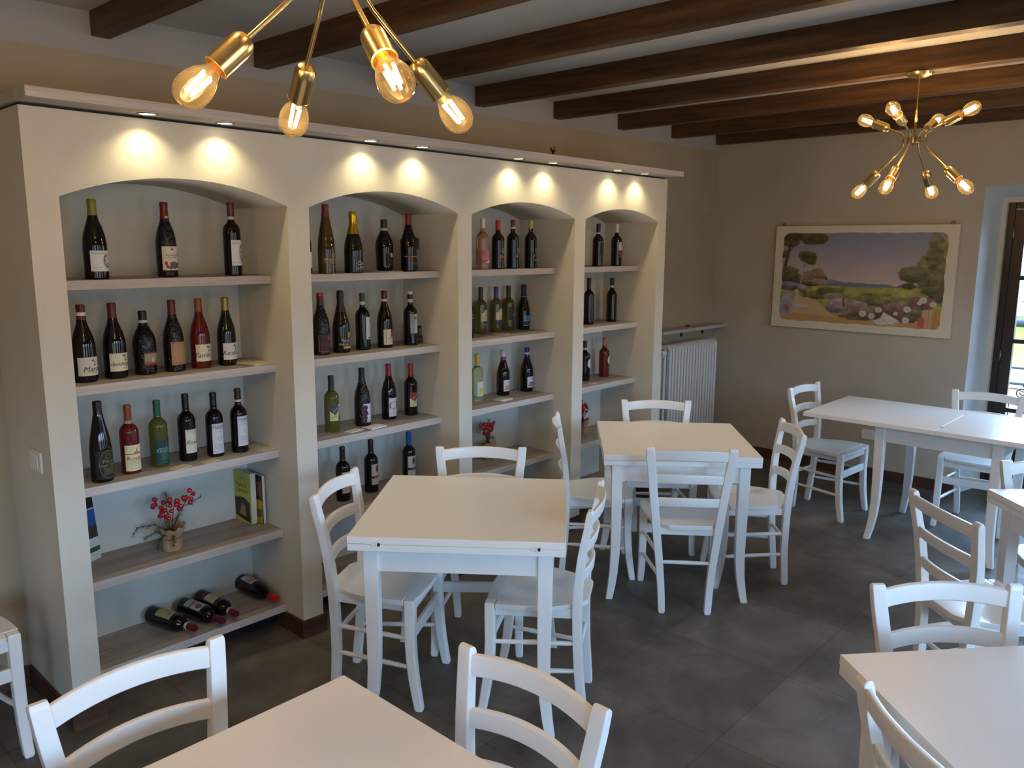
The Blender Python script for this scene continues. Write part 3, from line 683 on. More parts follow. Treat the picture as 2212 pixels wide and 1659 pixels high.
    # ladder back: three bowed slats
    for z0_, z1_, ar in ((.780, .832, .012), (.662, .708, .010), (.543, .588, .010)):
        bm = bmesh.new(); rings = []; N = 16; zc = (z0_+z1_)/2; xp, yp = cr(zc, PX), cr(zc, PY); yt = (cr(z1_, PY)-cr(z0_, PY))
        for i in range(N+1):
            s_ = 2*i/N-1; x = s_*(xp-.004); y = yp+.004-.034*(1-s_*s_); dz = ar*(1-s_*s_)
            th = .009; lean = yt
            nx_ = 2*.034*s_/xp; nl = math.hypot(1, nx_); tx, ty = -nx_/nl*th*0, th
            c_ = []
            h0, h1 = z0_+dz, z1_+dz
            for yy, zz in ((-th, h0+.004), (-th, h1-.005), (-th+.004, h1), (th-.004, h1), (th, h1-.005), (th, h0+.004), (th-.004, h0), (-th+.004, h0)):
                c_.append(Vector((x, y+yy+lean*((zz-h0)/(h1-h0)-.5), zz)))
            rings.append(c_)
        bm_loft(bm, rings); obj('back_slat', bm, M_white, t, smooth_angle=50)
    return t
chair0 = make_chair(); used = [False]
def chair(x, y, a, label):
    o = chair0 if not used[0] else dup(chair0, (x, y, 0), a)
    used[0] = True; o.location = (x, y, 0); o.rotation_euler = (0, 0, a); tag(o, label, 'chair', 'white ladder-back chairs'); return o
chair(3.489, 2.026, -.909, 'white ladder-back chair seen from behind, at the near side of the middle table')
chair(3.989, 1.917, .691, 'white ladder-back chair on the right side of the middle table, in profile')
chair(3.517, 2.607, -2.418, 'white ladder-back chair seen edge-on at the left side of the middle table')
chair(4.071, 2.549, 2.259, 'white ladder-back chair at the far side of the middle table, in front of the radiator')
chair(1.944, 2.487, -2.599, 'white ladder-back chair on the left side of the hinged table, by the second niche')
chair(2.486, 2.494, 2.310, 'white ladder-back chair at the far side of the hinged table, facing the viewer')
chair(2.315, 1.971, .543, 'white ladder-back chair at an angle on the right side of the hinged table')
chair(5.430, 2.043, 3.076, 'white ladder-back chair at the left end of the long table under the painting')
chair(5.803, 1.224, 1.656, 'white ladder-back chair behind the long table, in front of the glass door')
chair(3.376, .628, 3.973, 'white ladder-back chair seen from behind in shade at the right-edge table')
chair(4.094, .467, 2.33, 'white ladder-back chair cut by the right edge, at the far side of the right-edge table')
chair(c4.x+.689*.47, c4.y-.725*.47, math.atan2(.689, .725), 'white chair seat corner just showing at the right edge beyond the right-edge table')
chair(2.292, .415, 2.321, 'white ladder-back chair behind the bottom right corner table, facing the viewer')
chair(1.794, .259, -2.29, 'white ladder-back chair with back to the viewer, left of the bottom right corner table')
chair(.662, 1.564, PI, 'large white ladder-back chair at the bottom left, behind the nearest table')
chair(1.049, 1.098, 1.594, 'large white ladder-back chair at the bottom centre, right of the nearest table')
chair(.56, 3.21, PI, 'white chair partly showing at the left edge, standing by the back wall')

# ------------------------------------------------------------------ pendant lamps
def make_bulb(parent, base, d):
    """socket + bulb along unit direction d, base = end of arm"""
    z = Vector((0, 0, 1)); q = z.rotation_difference(d).to_matrix().to_4x4(); M4 = Matrix.Translation(base) @ q
    bm = bmesh.new(); bm_lathe(bm, [(.006, 0), (.016, .003), (.0215, .012), (.0225, .025), (.0225, .078), (.0235, .0785), (.0235, .080), (.0205, .080), (.0205, .03)], 28, 0, M4)
    so_ = obj('lamp_socket', bm, M_brass, parent, smooth_angle=40)
    bm = bmesh.new(); prof = [(.006, .058), (.0125, .062), (.0135, .078), (.0145, .088), (.019, .097), (.0255, .107), (.0298, .121), (.0312, .134), (.0300, .146), (.0255, .157), (.017, .165), (.008, .1683), (.001, .169)]
    bm_lathe(bm, prof, 28, 0, M4); obj('bulb', bm, M_bulb, so_, smooth_angle=80)
    bm = bmesh.new()
    for i in range(4):
        a_ = PI/4+i*PI/2; bm_tube(bm, [M4 @ Vector((.010*math.cos(a_), .010*math.sin(a_), .100)), M4 @ Vector((.0075*math.cos(a_), .0075*math.sin(a_), .146))], .0030, 6)
    obj('filament', bm, M_emit, so_)
    bm = bmesh.new(); bm_lathe(bm, [(.004, .06), (.005, .09), (.002, .103)], 10, 0, M4); obj('filament_stem', bm, M_bulb, so_)
    l_ = bpy.data.lights.new('bulb_light', 'POINT'); l_.energy = BULB_W; l_.color = WARM; l_.shadow_soft_size = .015
    lo = bpy.data.objects.new('bulb_light', l_); C.objects.link(lo); lo.parent = so_; lo.location = M4 @ Vector((0, 0, .124))
def make_pendant(hub, phi, zmount, label):
    t = empty('sputnik_pendant_lamp', hub, 0, label, 'lamp', 'brass pendant lamps')
    zt = zmount-hub[2]
    bm = bmesh.new(); bm_lathe(bm, [(.0, zt-.024), (.03, zt-.022), (.055, zt-.012), (.060, zt-.001), (.0, zt)], 32); obj('canopy', bm, M_brass, t, smooth_angle=40)
    bm = bmesh.new(); bm_tube(bm, [(0, 0, .012), (0, 0, zt-.02)], .0032, 10); bm_tube(bm, [(0, 0, .02), (0, 0, .14)], .0052, 12); obj('rod', bm, M_brass, t, smooth_angle=60)
    bm = bmesh.new(); bm_lathe(bm, [(.0, -.016), (.030, -.015), (.031, -.012), (.031, .013), (.030, .0155), (.0, .016)], 32); bm_lathe(bm, [(.0, -.032), (.006, -.031), (.0075, -.025), (.005, -.016), (.0, -.015)], 12); obj('hub', bm, M_brass, t, smooth_angle=40)
    Ru, zu, Rd, zd = .2455, .1165, .252, .230
    for k in range(4):
        a_ = phi-k*PI/2; ca, sa = math.cos(a_), math.sin(a_)
        P_ = lambda r, z: Vector((r*ca, r*sa, z))
        # bulb centres at (Ru, zu) and (Rd, -zd); arm is a C bending out from beside the hub
        ku, kd = Vector((.068, 0, .038)), Vector((.068, 0, -.042))
        du = Vector((Ru-.060, 0, zu-.035)).normalized(); dd = Vector((Rd-.060, 0, -zd+.040)).normalized()
        eu = Vector((Ru, 0, zu))-du*.130; ed = Vector((Rd, 0, -zd))-dd*.130
        pts = [ed, ed*.6+Vector((.064, 0, -.046))*.4, ed*.3+Vector((.064, 0, -.046))*.7, Vector((.062, 0, -.044))+dd*.02, Vector((.053, 0, -.028)), Vector((.0485, 0, -.010)), Vector((.0485, 0, .010)), Vector((.053, 0, .026)), Vector((.064, 0, .037)), eu*.4+Vector((.064, 0, .037))*.6, eu]
        bm = bmesh.new(); bm_tube(bm, [P_(p.x, p.z) for p in pts], .0048, 10)
        bm_tube(bm, [P_(.029, 0), P_(.046, 0)], .0055, 10); bm_tube(bm, [P_(.052, 0), P_(.056, 0)], .007, 10)
        arm = obj('arm', bm, M_brass, t, smooth_angle=60)
        make_bulb(arm, P_(eu.x, eu.z), P_(du.x, du.z).normalized()); make_bulb(arm, P_(ed.x, ed.z), P_(dd.x, dd.z).normalized())
make_pendant((4.258, 1.309, 2.305), -.109+PI, 2.6135, 'whole brass pendant lamp with eight lit bulbs hanging from a beam near the painting')
make_pendant((-1.60, 1.6, 2.30), .4, zceil(-1.6)+.001, 'added brass pendant lamp out of view, to supply warm light on the left')  # lamp added out of view to warm the left side of the unit
make_pendant((.929, 1.304, 2.289), -.249+PI, zceil(.93)+.001, 'brass pendant lamp at the top of the photo, only four lower lit bulbs showing')

# ------------------------------------------------------------------ wine bottles
PROF = {
 'bord': [(.0, .012), (.55, .008), (.93, 0), (1, .018), (1, .585), (.985, .620), (.93, .652), (.80, .686), (.62, .712), (.47, .730), (.40, .748), (.375, .775), (.365, .94), (.39, .945), (.39, .985), (.35, 1.0)],
 'burg': [(.0, .012), (.55, .008), (.93, 0), (1, .018), (1, .40), (.985, .46), (.94, .52), (.85, .585), (.72, .645), (.58, .70), (.46, .755), (.385, .81), (.36, .86), (.35, .94), (.375, .945), (.375, .985), (.34, 1.0)],
 'spark': [(.0, .012), (.55, .008), (.93, 0), (1, .018), (1, .34), (.985, .40), (.93, .47), (.83, .54), (.70, .61), (.57, .67), (.46, .73), (.39, .79), (.36, .85), (.36, .88), (.41, .89), (.41, .935), (.40, .98), (.32, 1.0)],
 'flute': [(.0, .012), (.55, .008), (.93, 0), (1, .018), (1, .33), (.975, .42), (.90, .51), (.78, .60), (.64, .69), (.52, .77), (.42, .84), (.37, .90), (.365, .94), (.385, .945), (.385, .985), (.34, 1.0)],
 'bulb': [(.0, .012), (.5, .008), (.84, 0), (.90, .018), (.97, .30), (1, .44), (.985, .52), (.90, .60), (.74, .67), (.56, .725), (.43, .775), (.365, .82), (.345, .87), (.335, .94), (.36, .945), (.36, .985), (.33, 1.0)],
}
def prof_r(prof, f):
    z = [p[1] for p in prof[2:]]; r = [p[0] for p in prof[2:]]; return float(np.interp(f, z, r))
def glassmat(key, col, trans=0., embossed=False):
    nm = 'glass_'+key+('_embossed' if embossed else '')
    if nm in MATS: return MATS[nm]
    m = mat(nm, col, .06, trans=trans, ior=1.45, coat=.0)
    if embossed:
        n, l, b = nt(m); v = coords(n, l); bump(n, l, b, noise(n, l, v, 55, 3, .5, 1.0), .9, .006)
    return m
GL = {'dark': ((.006, .003, .003), 0), 'dkgreen': ((.010, .009, .003), 0), 'olive': ((.20, .20, .03), .72), 'oliveb': ((.16, .135, .03), .66), 'ruby': ((.17, .014, .012), .35),
      'rose': ((.80, .42, .22), .75), 'pale': ((.78, .82, .50), .85), 'brown': ((.09, .055, .02), .4), 'pink': ((.62, .16, .10), .5)}
def bend(pts, r, yaw=0): return [Vector((r*math.sin(u/r+yaw), -r*math.cos(u/r+yaw), v)) for u, v in pts]
def patch(bm, r, u0, u1, v0, v1, mi=0, rf=None):
    k = max(2, int(abs(u1-u0)/.004)); kv = 1 if rf is None else 6
    G = [[bm.verts.new(bend([(u0+(u1-u0)*i/k, v0+(v1-v0)*j/kv)], r if rf is None else rf(v0+(v1-v0)*j/kv))[0]) for i in range(k+1)] for j in range(kv+1)]
    for a_, b_ in zip(G, G[1:]):
        for i in range(k): f = bm.faces.new((a_[i], a_[i+1], b_[i+1], b_[i])); f.material_index = mi; f.smooth = True
def poly_patch(bm, r, pts, mi=0):
    # polygon bent onto the cylinder, sliced along u for curvature
    us = [p[0] for p in pts]; tmp = bmesh.new(); f = tmp.faces.new([tmp.verts.new((p[0], p[1], 0)) for p in pts])
    a_, b_ = min(us), max(us); k = int((b_-a_)/.005)
    for i in range(1, k+1):
        bmesh.ops.bisect_plane(tmp, geom=tmp.verts[:]+tmp.edges[:]+tmp.faces[:], plane_co=(a_+(b_-a_)*i/(k+1), 0, 0), plane_no=(1, 0, 0))
    vm = {}
    for v_ in tmp.verts: vm[v_.index] = None
    tmp.verts.index_update(); vs = [bm.verts.new(bend([(v_.co.x, v_.co.y)], r)[0]) for v_ in tmp.verts]
    for f in tmp.faces:
        g = bm.faces.new([vs[v_.index] for v_ in f.verts]); g.material_index = mi
    tmp.free()
TXT = {}
def text_mesh(s, shear=0.):
    if (s, shear) in TXT: return TXT[(s, shear)]
    cu = bpy.data.curves.new('txt', 'FONT'); cu.body = s; cu.size = 1; cu.align_x = 'CENTER'; cu.align_y = 'CENTER'; cu.shear = shear; cu.resolution_u = 2
    o = bpy.data.objects.new('txt', cu); C.objects.link(o); bpy.context.view_layer.update()
    me = bpy.data.meshes.new_from_object(o.evaluated_get(bpy.context.evaluated_depsgraph_get()))
    V_ = [tuple(v_.co)[:2] for v_ in me.vertices]; F_ = [tuple(p.vertices) for p in me.polygons]
    bpy.data.objects.remove(o); bpy.data.curves.remove(cu); bpy.data.meshes.remove(me)
    if V_:
        mxx = max(v_[0] for v_ in V_); mnx = min(v_[0] for v_ in V_); V_ = [(x-(mxx+mnx)/2, y) for x, y in V_]
    TXT[(s, shear)] = (V_, F_); return TXT[(s, shear)]
def put_text(bm, s, fn, w, cu, cv, shear=0., mi=0, rot=0., hmax=None):
    V_, F_ = text_mesh(s, shear)
    if not V_: return
    W_ = max(v_[0] for v_ in V_)-min(v_[0] for v_ in V_); H_ = max(v_[1] for v_ in V_)-min(v_[1] for v_ in V_); sc_ = w/W_
    if hmax and H_*sc_ > hmax: sc_ = hmax/H_
    c_, s__ = math.cos(rot), math.sin(rot)
    vs = [bm.verts.new(fn(cu+(x*c_-y*s__)*sc_, cv+(x*s__+y*c_)*sc_)) for x, y in V_]
    for f in F_:
        try: g = bm.faces.new([vs[i] for i in f]); g.material_index = mi
        except ValueError: pass
CREAM = (214, 206, 180); WHT = (222, 220, 216); INK = (50, 46, 44); DRED = (92, 20, 26); RED = (170, 30, 26)
def bottle(x, y, z, H, r, typ='bord', glass='dark', cap=(60, 20, 22), capf=.80, band=None, lab=None, prints=(), label='', yaw=8, emb=False, capmetal=.0, captop=None, name='wine_bottle', matrix=None, neckclear=None, group='wine bottles on the shelves'):
    """lab = (f0, f1, halfwidth_deg, colour); prints = list of (kind, ...) in label units: u,v in -1..1 / 0..1 of the label box"""
    yaw -= 26 if x > 3.05 else (10 if x > 2 else 0)
    root = empty(name, (x, y, z), math.radians(yaw), label, 'bottle', group)
    if matrix is not None: root.matrix_world = matrix
    P_ = PROF[typ]; bm = bmesh.new(); col, tr = GL[glass]
    kk = 20
    fine = []
    for (a0, b0), (a1, b1) in zip(P_, P_[1:]):
        n_ = 3 if abs(b1-b0) > .03 and abs(a1-a0) > .02 else 1
        for i in range(n_): fine.append((a0+(a1-a0)*i/n_, b0+(b1-b0)*i/n_))
    fine.append(P_[-1]); pr = [(max(a_*r, .0004), b_*H) for a_, b_ in fine]
    bm_lathe(bm, pr, 24); obj('glass_body', bm, glassmat(glass, col, tr, emb), root, smooth_angle=60)
    # capsule
    bm = bmesh.new(); rr = lambda f: prof_r(P_, f)*r+.0007
    fs_ = [capf]+[f for f in (.78, .82, .86, .90, .94, .945, .985) if f > capf+.003]+[1.0]
    cp = [(rr(f), f*H) for f in fs_]; cp[-1] = (rr(1.0)-.001, H+.0009); cp = cp+[(.0005, H+.0010)]; cp = [(cp[0][0]-.0012, cp[0][1])]+cp
    bm_lathe(bm, cp, 24); cm = flat('cap_%d_%d_%d' % cap, cap, .38 if not capmetal else .28, capmetal)
    co_ = obj('capsule', bm, cm, root, smooth_angle=50)
    if captop:
        f0, tc_ = captop; bm = bmesh.new(); q = [(rr(f)+.0004, f*H) for f in (f0, .945 if f0 < .945 else f0+.002, .985)]+[(rr(1.)-.0006, H+.0014), (.0005, H+.0015)]
        bm_lathe(bm, q, 24); obj('capsule_top', bm, flat('cap_%d_%d_%d' % tc_, tc_, .4), co_, smooth_angle=50)
    if band:
        f0, f1, bc_ = band; bm = bmesh.new(); bm_lathe(bm, [(rr(f0)+.0003, f0*H), (rr(f0)+.0009, f0*H+.0003), (rr(f1)+.0009, f1*H-.0003), (rr(f1)+.0003, f1*H)], 24)
        obj('neck_band', bm, flat('band_%d_%d_%d' % bc_, bc_, .6), root, smooth_angle=50)
    if lab:
        f0, f1, hwd, lc = lab; f1 = min(f1, .60) if typ == 'bord' else f1
        rl_ = lambda v_: prof_r(P_, v_/H)*r+.0007; hw_ = math.radians(hwd)*r; v0, v1 = f0*H, f1*H
        if lc is not None:
            bm = bmesh.new(); patch(bm, r, -hw_, hw_, v0, v1, 0, rl_); par = obj('label', bm, flat('label_%d_%d_%d' % lc, lc, .6), root)
        else: par = root
        by = {}
        lay = 0
        for p in prints:
            lay += 1; k_ = p[0]; colp = p[-1]; off = .0005+.00012*lay
            fn = lambda u, v_, off=off: bend([(u, v_)], rl_(v_)+off)[0]
            bmp = by.setdefault((colp, lay // 1000), bmesh.new()) if False else bmesh.new()
            Uu = lambda u: u*hw_; Vv = lambda v_: v0+(v1-v0)*v_
            if k_ == 't':     # text, u, v, width fraction, shear, [rot]
                put_text(bmp, p[1], fn, p[4]*2*hw_, Uu(p[2]), Vv(p[3]), p[5] if len(p) > 6 else 0., rot=p[6] if len(p) > 7 else 0., hmax=(v1-v0)*.45)
            elif k_ == 'r':   # rect
                patch(bmp, r, Uu(p[1]), Uu(p[2]), Vv(p[3]), Vv(p[4]), 0, lambda v_, off=off: rl_(v_)+off)
            elif k_ == 'e':   # ellipse centre u v, radii in metres
                pts = [(Uu(p[1])+p[3]*math.cos(2*PI*i/22), Vv(p[2])+p[4]*math.sin(2*PI*i/22)) for i in range(22)]; poly_patch(bmp, rl_(Vv(p[2]))+off, pts)
            elif k_ == 'o':   # ring
                N = 30; A_ = [bmp.verts.new(fn(Uu(p[1])+p[3]*math.cos(2*PI*i/N), Vv(p[2])+p[4]*math.sin(2*PI*i/N))) for i in range(N)]; B_ = [bmp.verts.new(fn(Uu(p[1])+(p[3]-p[5])*math.cos(2*PI*i/N), Vv(p[2])+(p[4]-p[5])*math.sin(2*PI*i/N))) for i in range(N)]
                for i in range(N): j = (i+1) % N; bmp.faces.new((A_[i], A_[j], B_[j], B_[i]))
            elif k_ == 'p':   # polygon
                poly_patch(bmp, r+.0007+off, [(Uu(a_), Vv(b_)) for a_, b_ in p[1]])
            elif k_ == 'l':   # lines of small print: v list, u0,u1
                for vv in p[1]: patch(bmp, r, Uu(p[2]), Uu(p[3]), Vv(vv)-.0006, Vv(vv)+.0006, 0, lambda v_, off=off: rl_(v_)+off)
            obj('label_print' if lc is not None else 'print', bmp, flat('ink_%d_%d_%d' % colp, colp, .5), par)
    return root
def emblem(u, v, s_=1., c=INK):     # leaping figure emblem: arcs and a pointed tail
    return [('p', [(u-.22*s_, v+.09*s_), (u-.02*s_, v+.13*s_), (u+.02*s_, v+.19*s_), (u+.12*s_, v+.12*s_), (u+.3*s_, v+.07*s_), (u+.1*s_, v+.09*s_), (u-.1*s_, v+.08*s_)], c),
            ('p', [(u-.1*s_, v+.02*s_), (u+.05*s_, v+.05*s_), (u+.28*s_, v+.01*s_), (u+.24*s_, v-.03*s_), (u+.05*s_, v+.02*s_)], c),
            ('p', [(u+.02*s_, v-.10*s_), (u+.18*s_, v-.08*s_), (u+.27*s_, v-.05*s_), (u+.16*s_, v-.19*s_)], c)]
S1, S2, S3, S4 = SHZ[0], SHZ[1], SHZ[2], SHZ[3]
wreath = [('e', .45+.38*math.cos(a_), .5+.30*math.sin(a_), .0035, .0045, (120, 108, 104)) for a_ in np.linspace(PI*.55, PI*1.5, 9)]+[('e', .3+.2*math.cos(a_*1.7), .5+.22*math.sin(a_*1.3), .0022, .003, (110, 96, 92)) for a_ in np.linspace(.3, 5.5, 9)]
n1 = 'in the first niche from the left'
bottle(1.208, 3.284, S1, .299, .043, 'burg', 'dark', (126, 118, 22), .80, lab=(.10, .36, 62, WHT), prints=[('t', 'Chardonnay', -.35, .88, .55, .35, (120, 110, 104)), ('l', [.2], -.8, -.1, (130, 120, 112))]+wreath, yaw=16, label='bottle with olive yellow capsule and white wreath label, top shelf of the first niche')
bottle(1.502, 3.326, S1, .301, .041, 'burg', 'dark', (104, 18, 20), .78, lab=(.09, .41, 56, CREAM), prints=[('p', [(-.12, .84), (.18, .84), (.05, .96), (-.02, .96)], (122, 40, 36)), ('t', 'Barbacarlo', 0, .64, .66, .35, (150, 96, 76)), ('l', [.55, .52], -.6, .6, (150, 120, 100)), ('p', [(-.8, .34), (-.55, .40), (-.45, .2), (0, .08), (-.2, .04), (-.6, .1)], RED), ('p', [(-.3, .1), (-.25, .34), (.2, .38), (.5, .30), (.85, .34), (.7, .12), (.2, .06)], (96, 88, 80))], yaw=6, emb=True, label='bottle with white neck seal and red crescent label, middle of top shelf, first niche')
seal_host = bpy.data.objects[-1] if False else None
bottle(1.776, 3.292, S1, .309, .037, 'bord', 'dark', (98, 34, 22), .81, band=(.77, .81, (190, 184, 170)), lab=(.14, .49, 56, WHT), prints=[('t', 'Buttafuoco', -.35, .88, .5, .3, (110, 96, 92)), ('l', [.12], -.8, .1, (130, 120, 112))]+wreath, yaw=20, label='bottle with rust brown capsule and white wreath label, top shelf right, first niche')
EM = emblem(.25, .68, 1.)
bottle(1.145, 3.306, S2, .297, .043, 'burg', 'dark', DRED, .81, band=(.86, .905, WHT), lab=(.09, .33, 58, (208, 200, 184)), prints=emblem(.3, .70, 1.1)+[('t', 'Maran', .28, .34, .85, .35, INK), ('l', [.14], .1, .6, INK)], yaw=4, label='bottle lettered Maran with banded dark red capsule, second shelf, first niche')
bottle(1.266, 3.323, S2, .297, .043, 'burg', 'dark', (100, 20, 24), .805, lab=(.10, .34, 58, CREAM), prints=emblem(.3, .74, 1.1)+[('t', 'donAngelo', .2, .40, 1.1, .3, INK), ('l', [.16], 0, .6, INK)], yaw=8, label='dark bottle with cream label lettered donAngelo and plain dark red capsule, second shelf, first niche')
bottle(1.388, 3.333, S2, .258, .046, 'bulb', 'dark', (24, 20, 18), .865, band=(.815, .862, (190, 186, 176)), lab=(.147, .357, 42, (120, 44, 34)), prints=[('r', -.92, .92, .14, .92, (146, 142, 96)), ('p', [(-.5, .3), (-.55, .8), (0, .88), (.3, .75), (.25, .3)], (150, 132, 130)), ('r', -.92, .92, .14, .34, (150, 96, 66)), ('p', [(-.1, .25), (-.05, .6), (.12, .6), (.14, .25)], (196, 186, 180))], yaw=14, emb=True, label='short squat embossed black bottle with small picture label, second shelf, first niche')
bottle(1.508, 3.329, S2, .297, .042, 'burg', 'dark', (104, 24, 26), .80, lab=(.10, .42, 50, (172, 132, 94)), prints=[('r', -.85, .0, .93, .95, RED), ('r', .3, .85, .93, .95, RED), ('r', -.85, .85, .06, .08, RED), ('o', .1, .5, .012, .022, .0008, (140, 100, 66))], yaw=10, emb=True, label='embossed dark bottle with tan red-lined label and dark red capsule, second shelf, first niche')
bottle(1.627, 3.335, S2, .298, .041, 'burg', 'ruby', (140, 70, 22), .815, lab=(.105, .35, 58, CREAM), prints=emblem(.25, .74, 1.1)+[('t', 'Tamburin', .2, .36, 1.3, .3, INK)], yaw=4, label='bright red rosé bottle with orange capsule lettered Tamburin, second shelf, first niche')
bottle(1.749, 3.335, S2, .298, .040, 'burg', 'dkgreen', (150, 126, 52), .81, lab=(.09, .335, 58, (216, 208, 200)), prints=emblem(.25, .74, 1.1)+[('t', 'Kantaros', .2, .40, 1.25, .3, INK), ('l', [.14], .1, .5, INK)], yaw=6, capmetal=.4, label='dark bottle with gold capsule and white label lettered Kantaros, second shelf, first niche')
GOLD = (150, 132, 90)
bottle(1.163, 3.270, S3, .317, .0415, 'flute', 'dark', (14, 13, 13), .88, lab=(.04, .40, 62, (26, 24, 24)), prints=[('o', .15, .5, .036, .056, .0011, GOLD), ('o', .15, .80, .0105, .0105, .0013, GOLD), ('t', 'Pinot', .15, .62, .5, 0, GOLD), ('t', 'Pinot Nero', .15, .48, .85, 0, GOLD), ('l', [.38, .34, .30, .26, .22, .18], -.3, .6, GOLD)], yaw=8, label='tall slender black bottle with gold-lined oval black label, third shelf, first niche')
bottle(1.288, 3.303, S3, .280, .037, 'bord', 'ruby', (132, 66, 22), .79, lab=(.05, .43, 56, (220, 212, 164)), prints=[('r', -1, 1, .645, .675, (110, 20, 16)), ('o', -.25, .87, .006, .006, .001, (150, 140, 96)), ('p', [(-.2, .70), (.2, .76), (.28, .96), (.36, .76), (.7, .70)], (196, 96, 100)), ('t', 'Rosato', .2, .48, 1.0, .1, (190, 60, 52)), ('l', [.36, .31, .26, .20, .10], -.5, .75, (120, 112, 84))], yaw=2, band=(.735, .785, (150, 140, 132)), label='red rosé bottle with brown capsule and two-part cream label lettered Rosato, third shelf, first niche')
bottle(1.417, 3.328, S3, .278, .037, 'bord', 'olive', (26, 88, 60), .785, lab=(.04, .415, 56, (22, 62, 58)), prints=[('p', [(.3, .66), (.42, .95), (.5, .68)], (110, 116, 76)), ('l', [.66, .62], -.6, .7, (170, 190, 176)), ('t', 'Riesling', .1, .55, .9, 0, (150, 180, 168)), ('l', [.42, .36, .31, .26, .2, .08], -.3, .7, (110, 150, 140))], yaw=4, label='green bottle with green capsule and dark teal label, third shelf, first niche')
bottle(1.540, 3.328, S3, .289, .037, 'bord', 'dark', (16, 14, 14), .80, lab=(.124, .48, 44, (212, 208, 192)), prints=[('l', [.95], -.9, .9, (120, 116, 110)), ('t', 'Casale', .15, .89, .4, .2, (110, 104, 96)), ('t', 'Rosso', .15, .45, 1.1, .35, INK)], yaw=8, label='black bottle with plain cream label lettered Rosso, third shelf, first niche')
bottle(1.659, 3.315, S3, .281, .037, 'bord', 'dark', (22, 18, 18), .80, lab=(.05, .525, 44, (208, 208, 216)), prints=[('t', 'Buttafuoco', 0, .91, 1.5, 0, (60, 58, 66)), ('l', [.85, .83], -.6, .6, (110, 110, 120)), ('l', [.73], -.3, .5, (60, 60, 66)), ('o', .1, .5, .009, .009, .0012, (120, 118, 126)), ('l', [.3, .26, .22, .18, .08], -.75, .75, (130, 130, 140))], yaw=0, label='black bottle without neck band, tall white label with round emblem, third shelf, first niche')
bottle(1.768, 3.301, S3, .287, .037, 'bord', 'dark', (46, 22, 20), .835, band=(.795, .833, (196, 192, 186)), lab=(.11, .58, 44, (210, 210, 218)), prints=[('t', 'BONARDA', .1, .90, 1.3, 0, (40, 38, 50)), ('l', [.84, .82], -.5, .7, (110, 110, 120)), ('l', [.73], -.2, .6, (60, 60, 66)), ('o', .2, .5, .009, .009, .0012, (120, 118, 126)), ('l', [.32, .28, .24, .2, .12], -.7, .75, (130, 130, 140))], yaw=6, label='bottle with white neck band and white label lettered BONARDA, third shelf, first niche')
# niche 2
bottle(2.094, 3.183+.06, S1, .290, .041, 'burg', 'dark', (30, 22, 20), .80, lab=(.10, .345, 60, WHT), prints=[('l', [.5, .4, .3], -.6, .6, (120, 116, 112))], yaw=12, label='white-labelled bottle half hidden by the left edge of the second niche, top shelf')
bottle(2.215, 3.23, S1, .318, .040, 'flute', 'brown', (110, 36, 16), .82, lab=(.07, .32, 58, None), prints=[('o', .3, .78, .008, .008, .0025, (200, 196, 150)), ('t', 'GRAND CRU', .2, .56, 1.1, 0, (190, 180, 130)), ('t', 'RIESLING', .2, .42, 1.0, 0, (190, 130, 90)), ('l', [.3, .12], -.6, .8, (150, 136, 110))], yaw=8, label='tallest brown glass bottle with rust capsule and gold print, top shelf, second niche')
bottle(2.368, 3.23, S1, .290, .045, 'spark', 'dkgreen', (196, 158, 34), .64, lab=(.06, .20, 44, None), prints=[('t', 'Cuvée', .55, .7, 1.1, .2, (196, 202, 200)), ('r', 0, 1.0, .28, .36, (170, 180, 180)), ('t', 'SPUMANTE', .5, .12, 1.0, 0, (170, 180, 180))], yaw=14, capmetal=.9, label='sparkling wine bottle with gold foil neck on the top shelf of the second niche')
bottle(2.632, 3.326, S1+.003, .257, .046, 'bulb', 'dark', (40, 20, 18), .84, band=(.785, .838, (180, 172, 160)), lab=(.10, .34, 34, (38, 18, 24)), prints=[('e', .25, .88, .0095, .0115, (176, 168, 140)), ('l', [.12], -.7, .8, (150, 146, 140))], yaw=18, label='squat black bottle with white neck band standing on a paper slip, top shelf, second niche')
bottle(2.740, 3.262, S1, .292, .042, 'burg', 'dark', (118, 38, 20), .81, lab=(.05, .30, 60, None), prints=[('r', -1.2, 1.0, .78, .88, (170, 88, 36)), ('l', [.42, .34], -.5, .7, (140, 130, 120))], yaw=10, label='dark bottle with gold belt and hanging black tag, top shelf, second niche')
bottle(2.238, 3.332, S2, .296, .043, 'burg', 'dark', (52, 22, 16), .81, captop=(.955, (176, 40, 26)), lab=(.05, .33, 56, (46, 42, 46)), prints=[('r', -1, -.86, 0, 1, (150, 56, 30)), ('r', -1, 1, 0, .05, (150, 50, 36)), ('r', .1, .65, .66, .92, (150, 36, 46)), ('t', 'Venus', .1, .42, .9, 0, (140, 44, 50))], yaw=14, emb=True, label='embossed bottle with bright red capsule top and charcoal label, second shelf, second niche')
bottle(2.356, 3.333, S2, .304, .043, 'spark', 'dkgreen', (44, 22, 20), .66, lab=(.07, .36, 60, None), prints=[('r', .2, .75, .60, .90, (160, 146, 60)), ('t', 'Pinot Nero', .4, .46, 1.0, .2, (196, 196, 200)), ('l', [.36], -.3, 1, (190, 190, 190)), ('t', 'Metodo Classico', .3, .24, 1.2, .1, (196, 196, 200)), ('r', -.35, .95, .0, .12, (200, 160, 50))], yaw=12, label='sparkling bottle with dark brown foil and gold bar at its foot, second shelf, second niche')
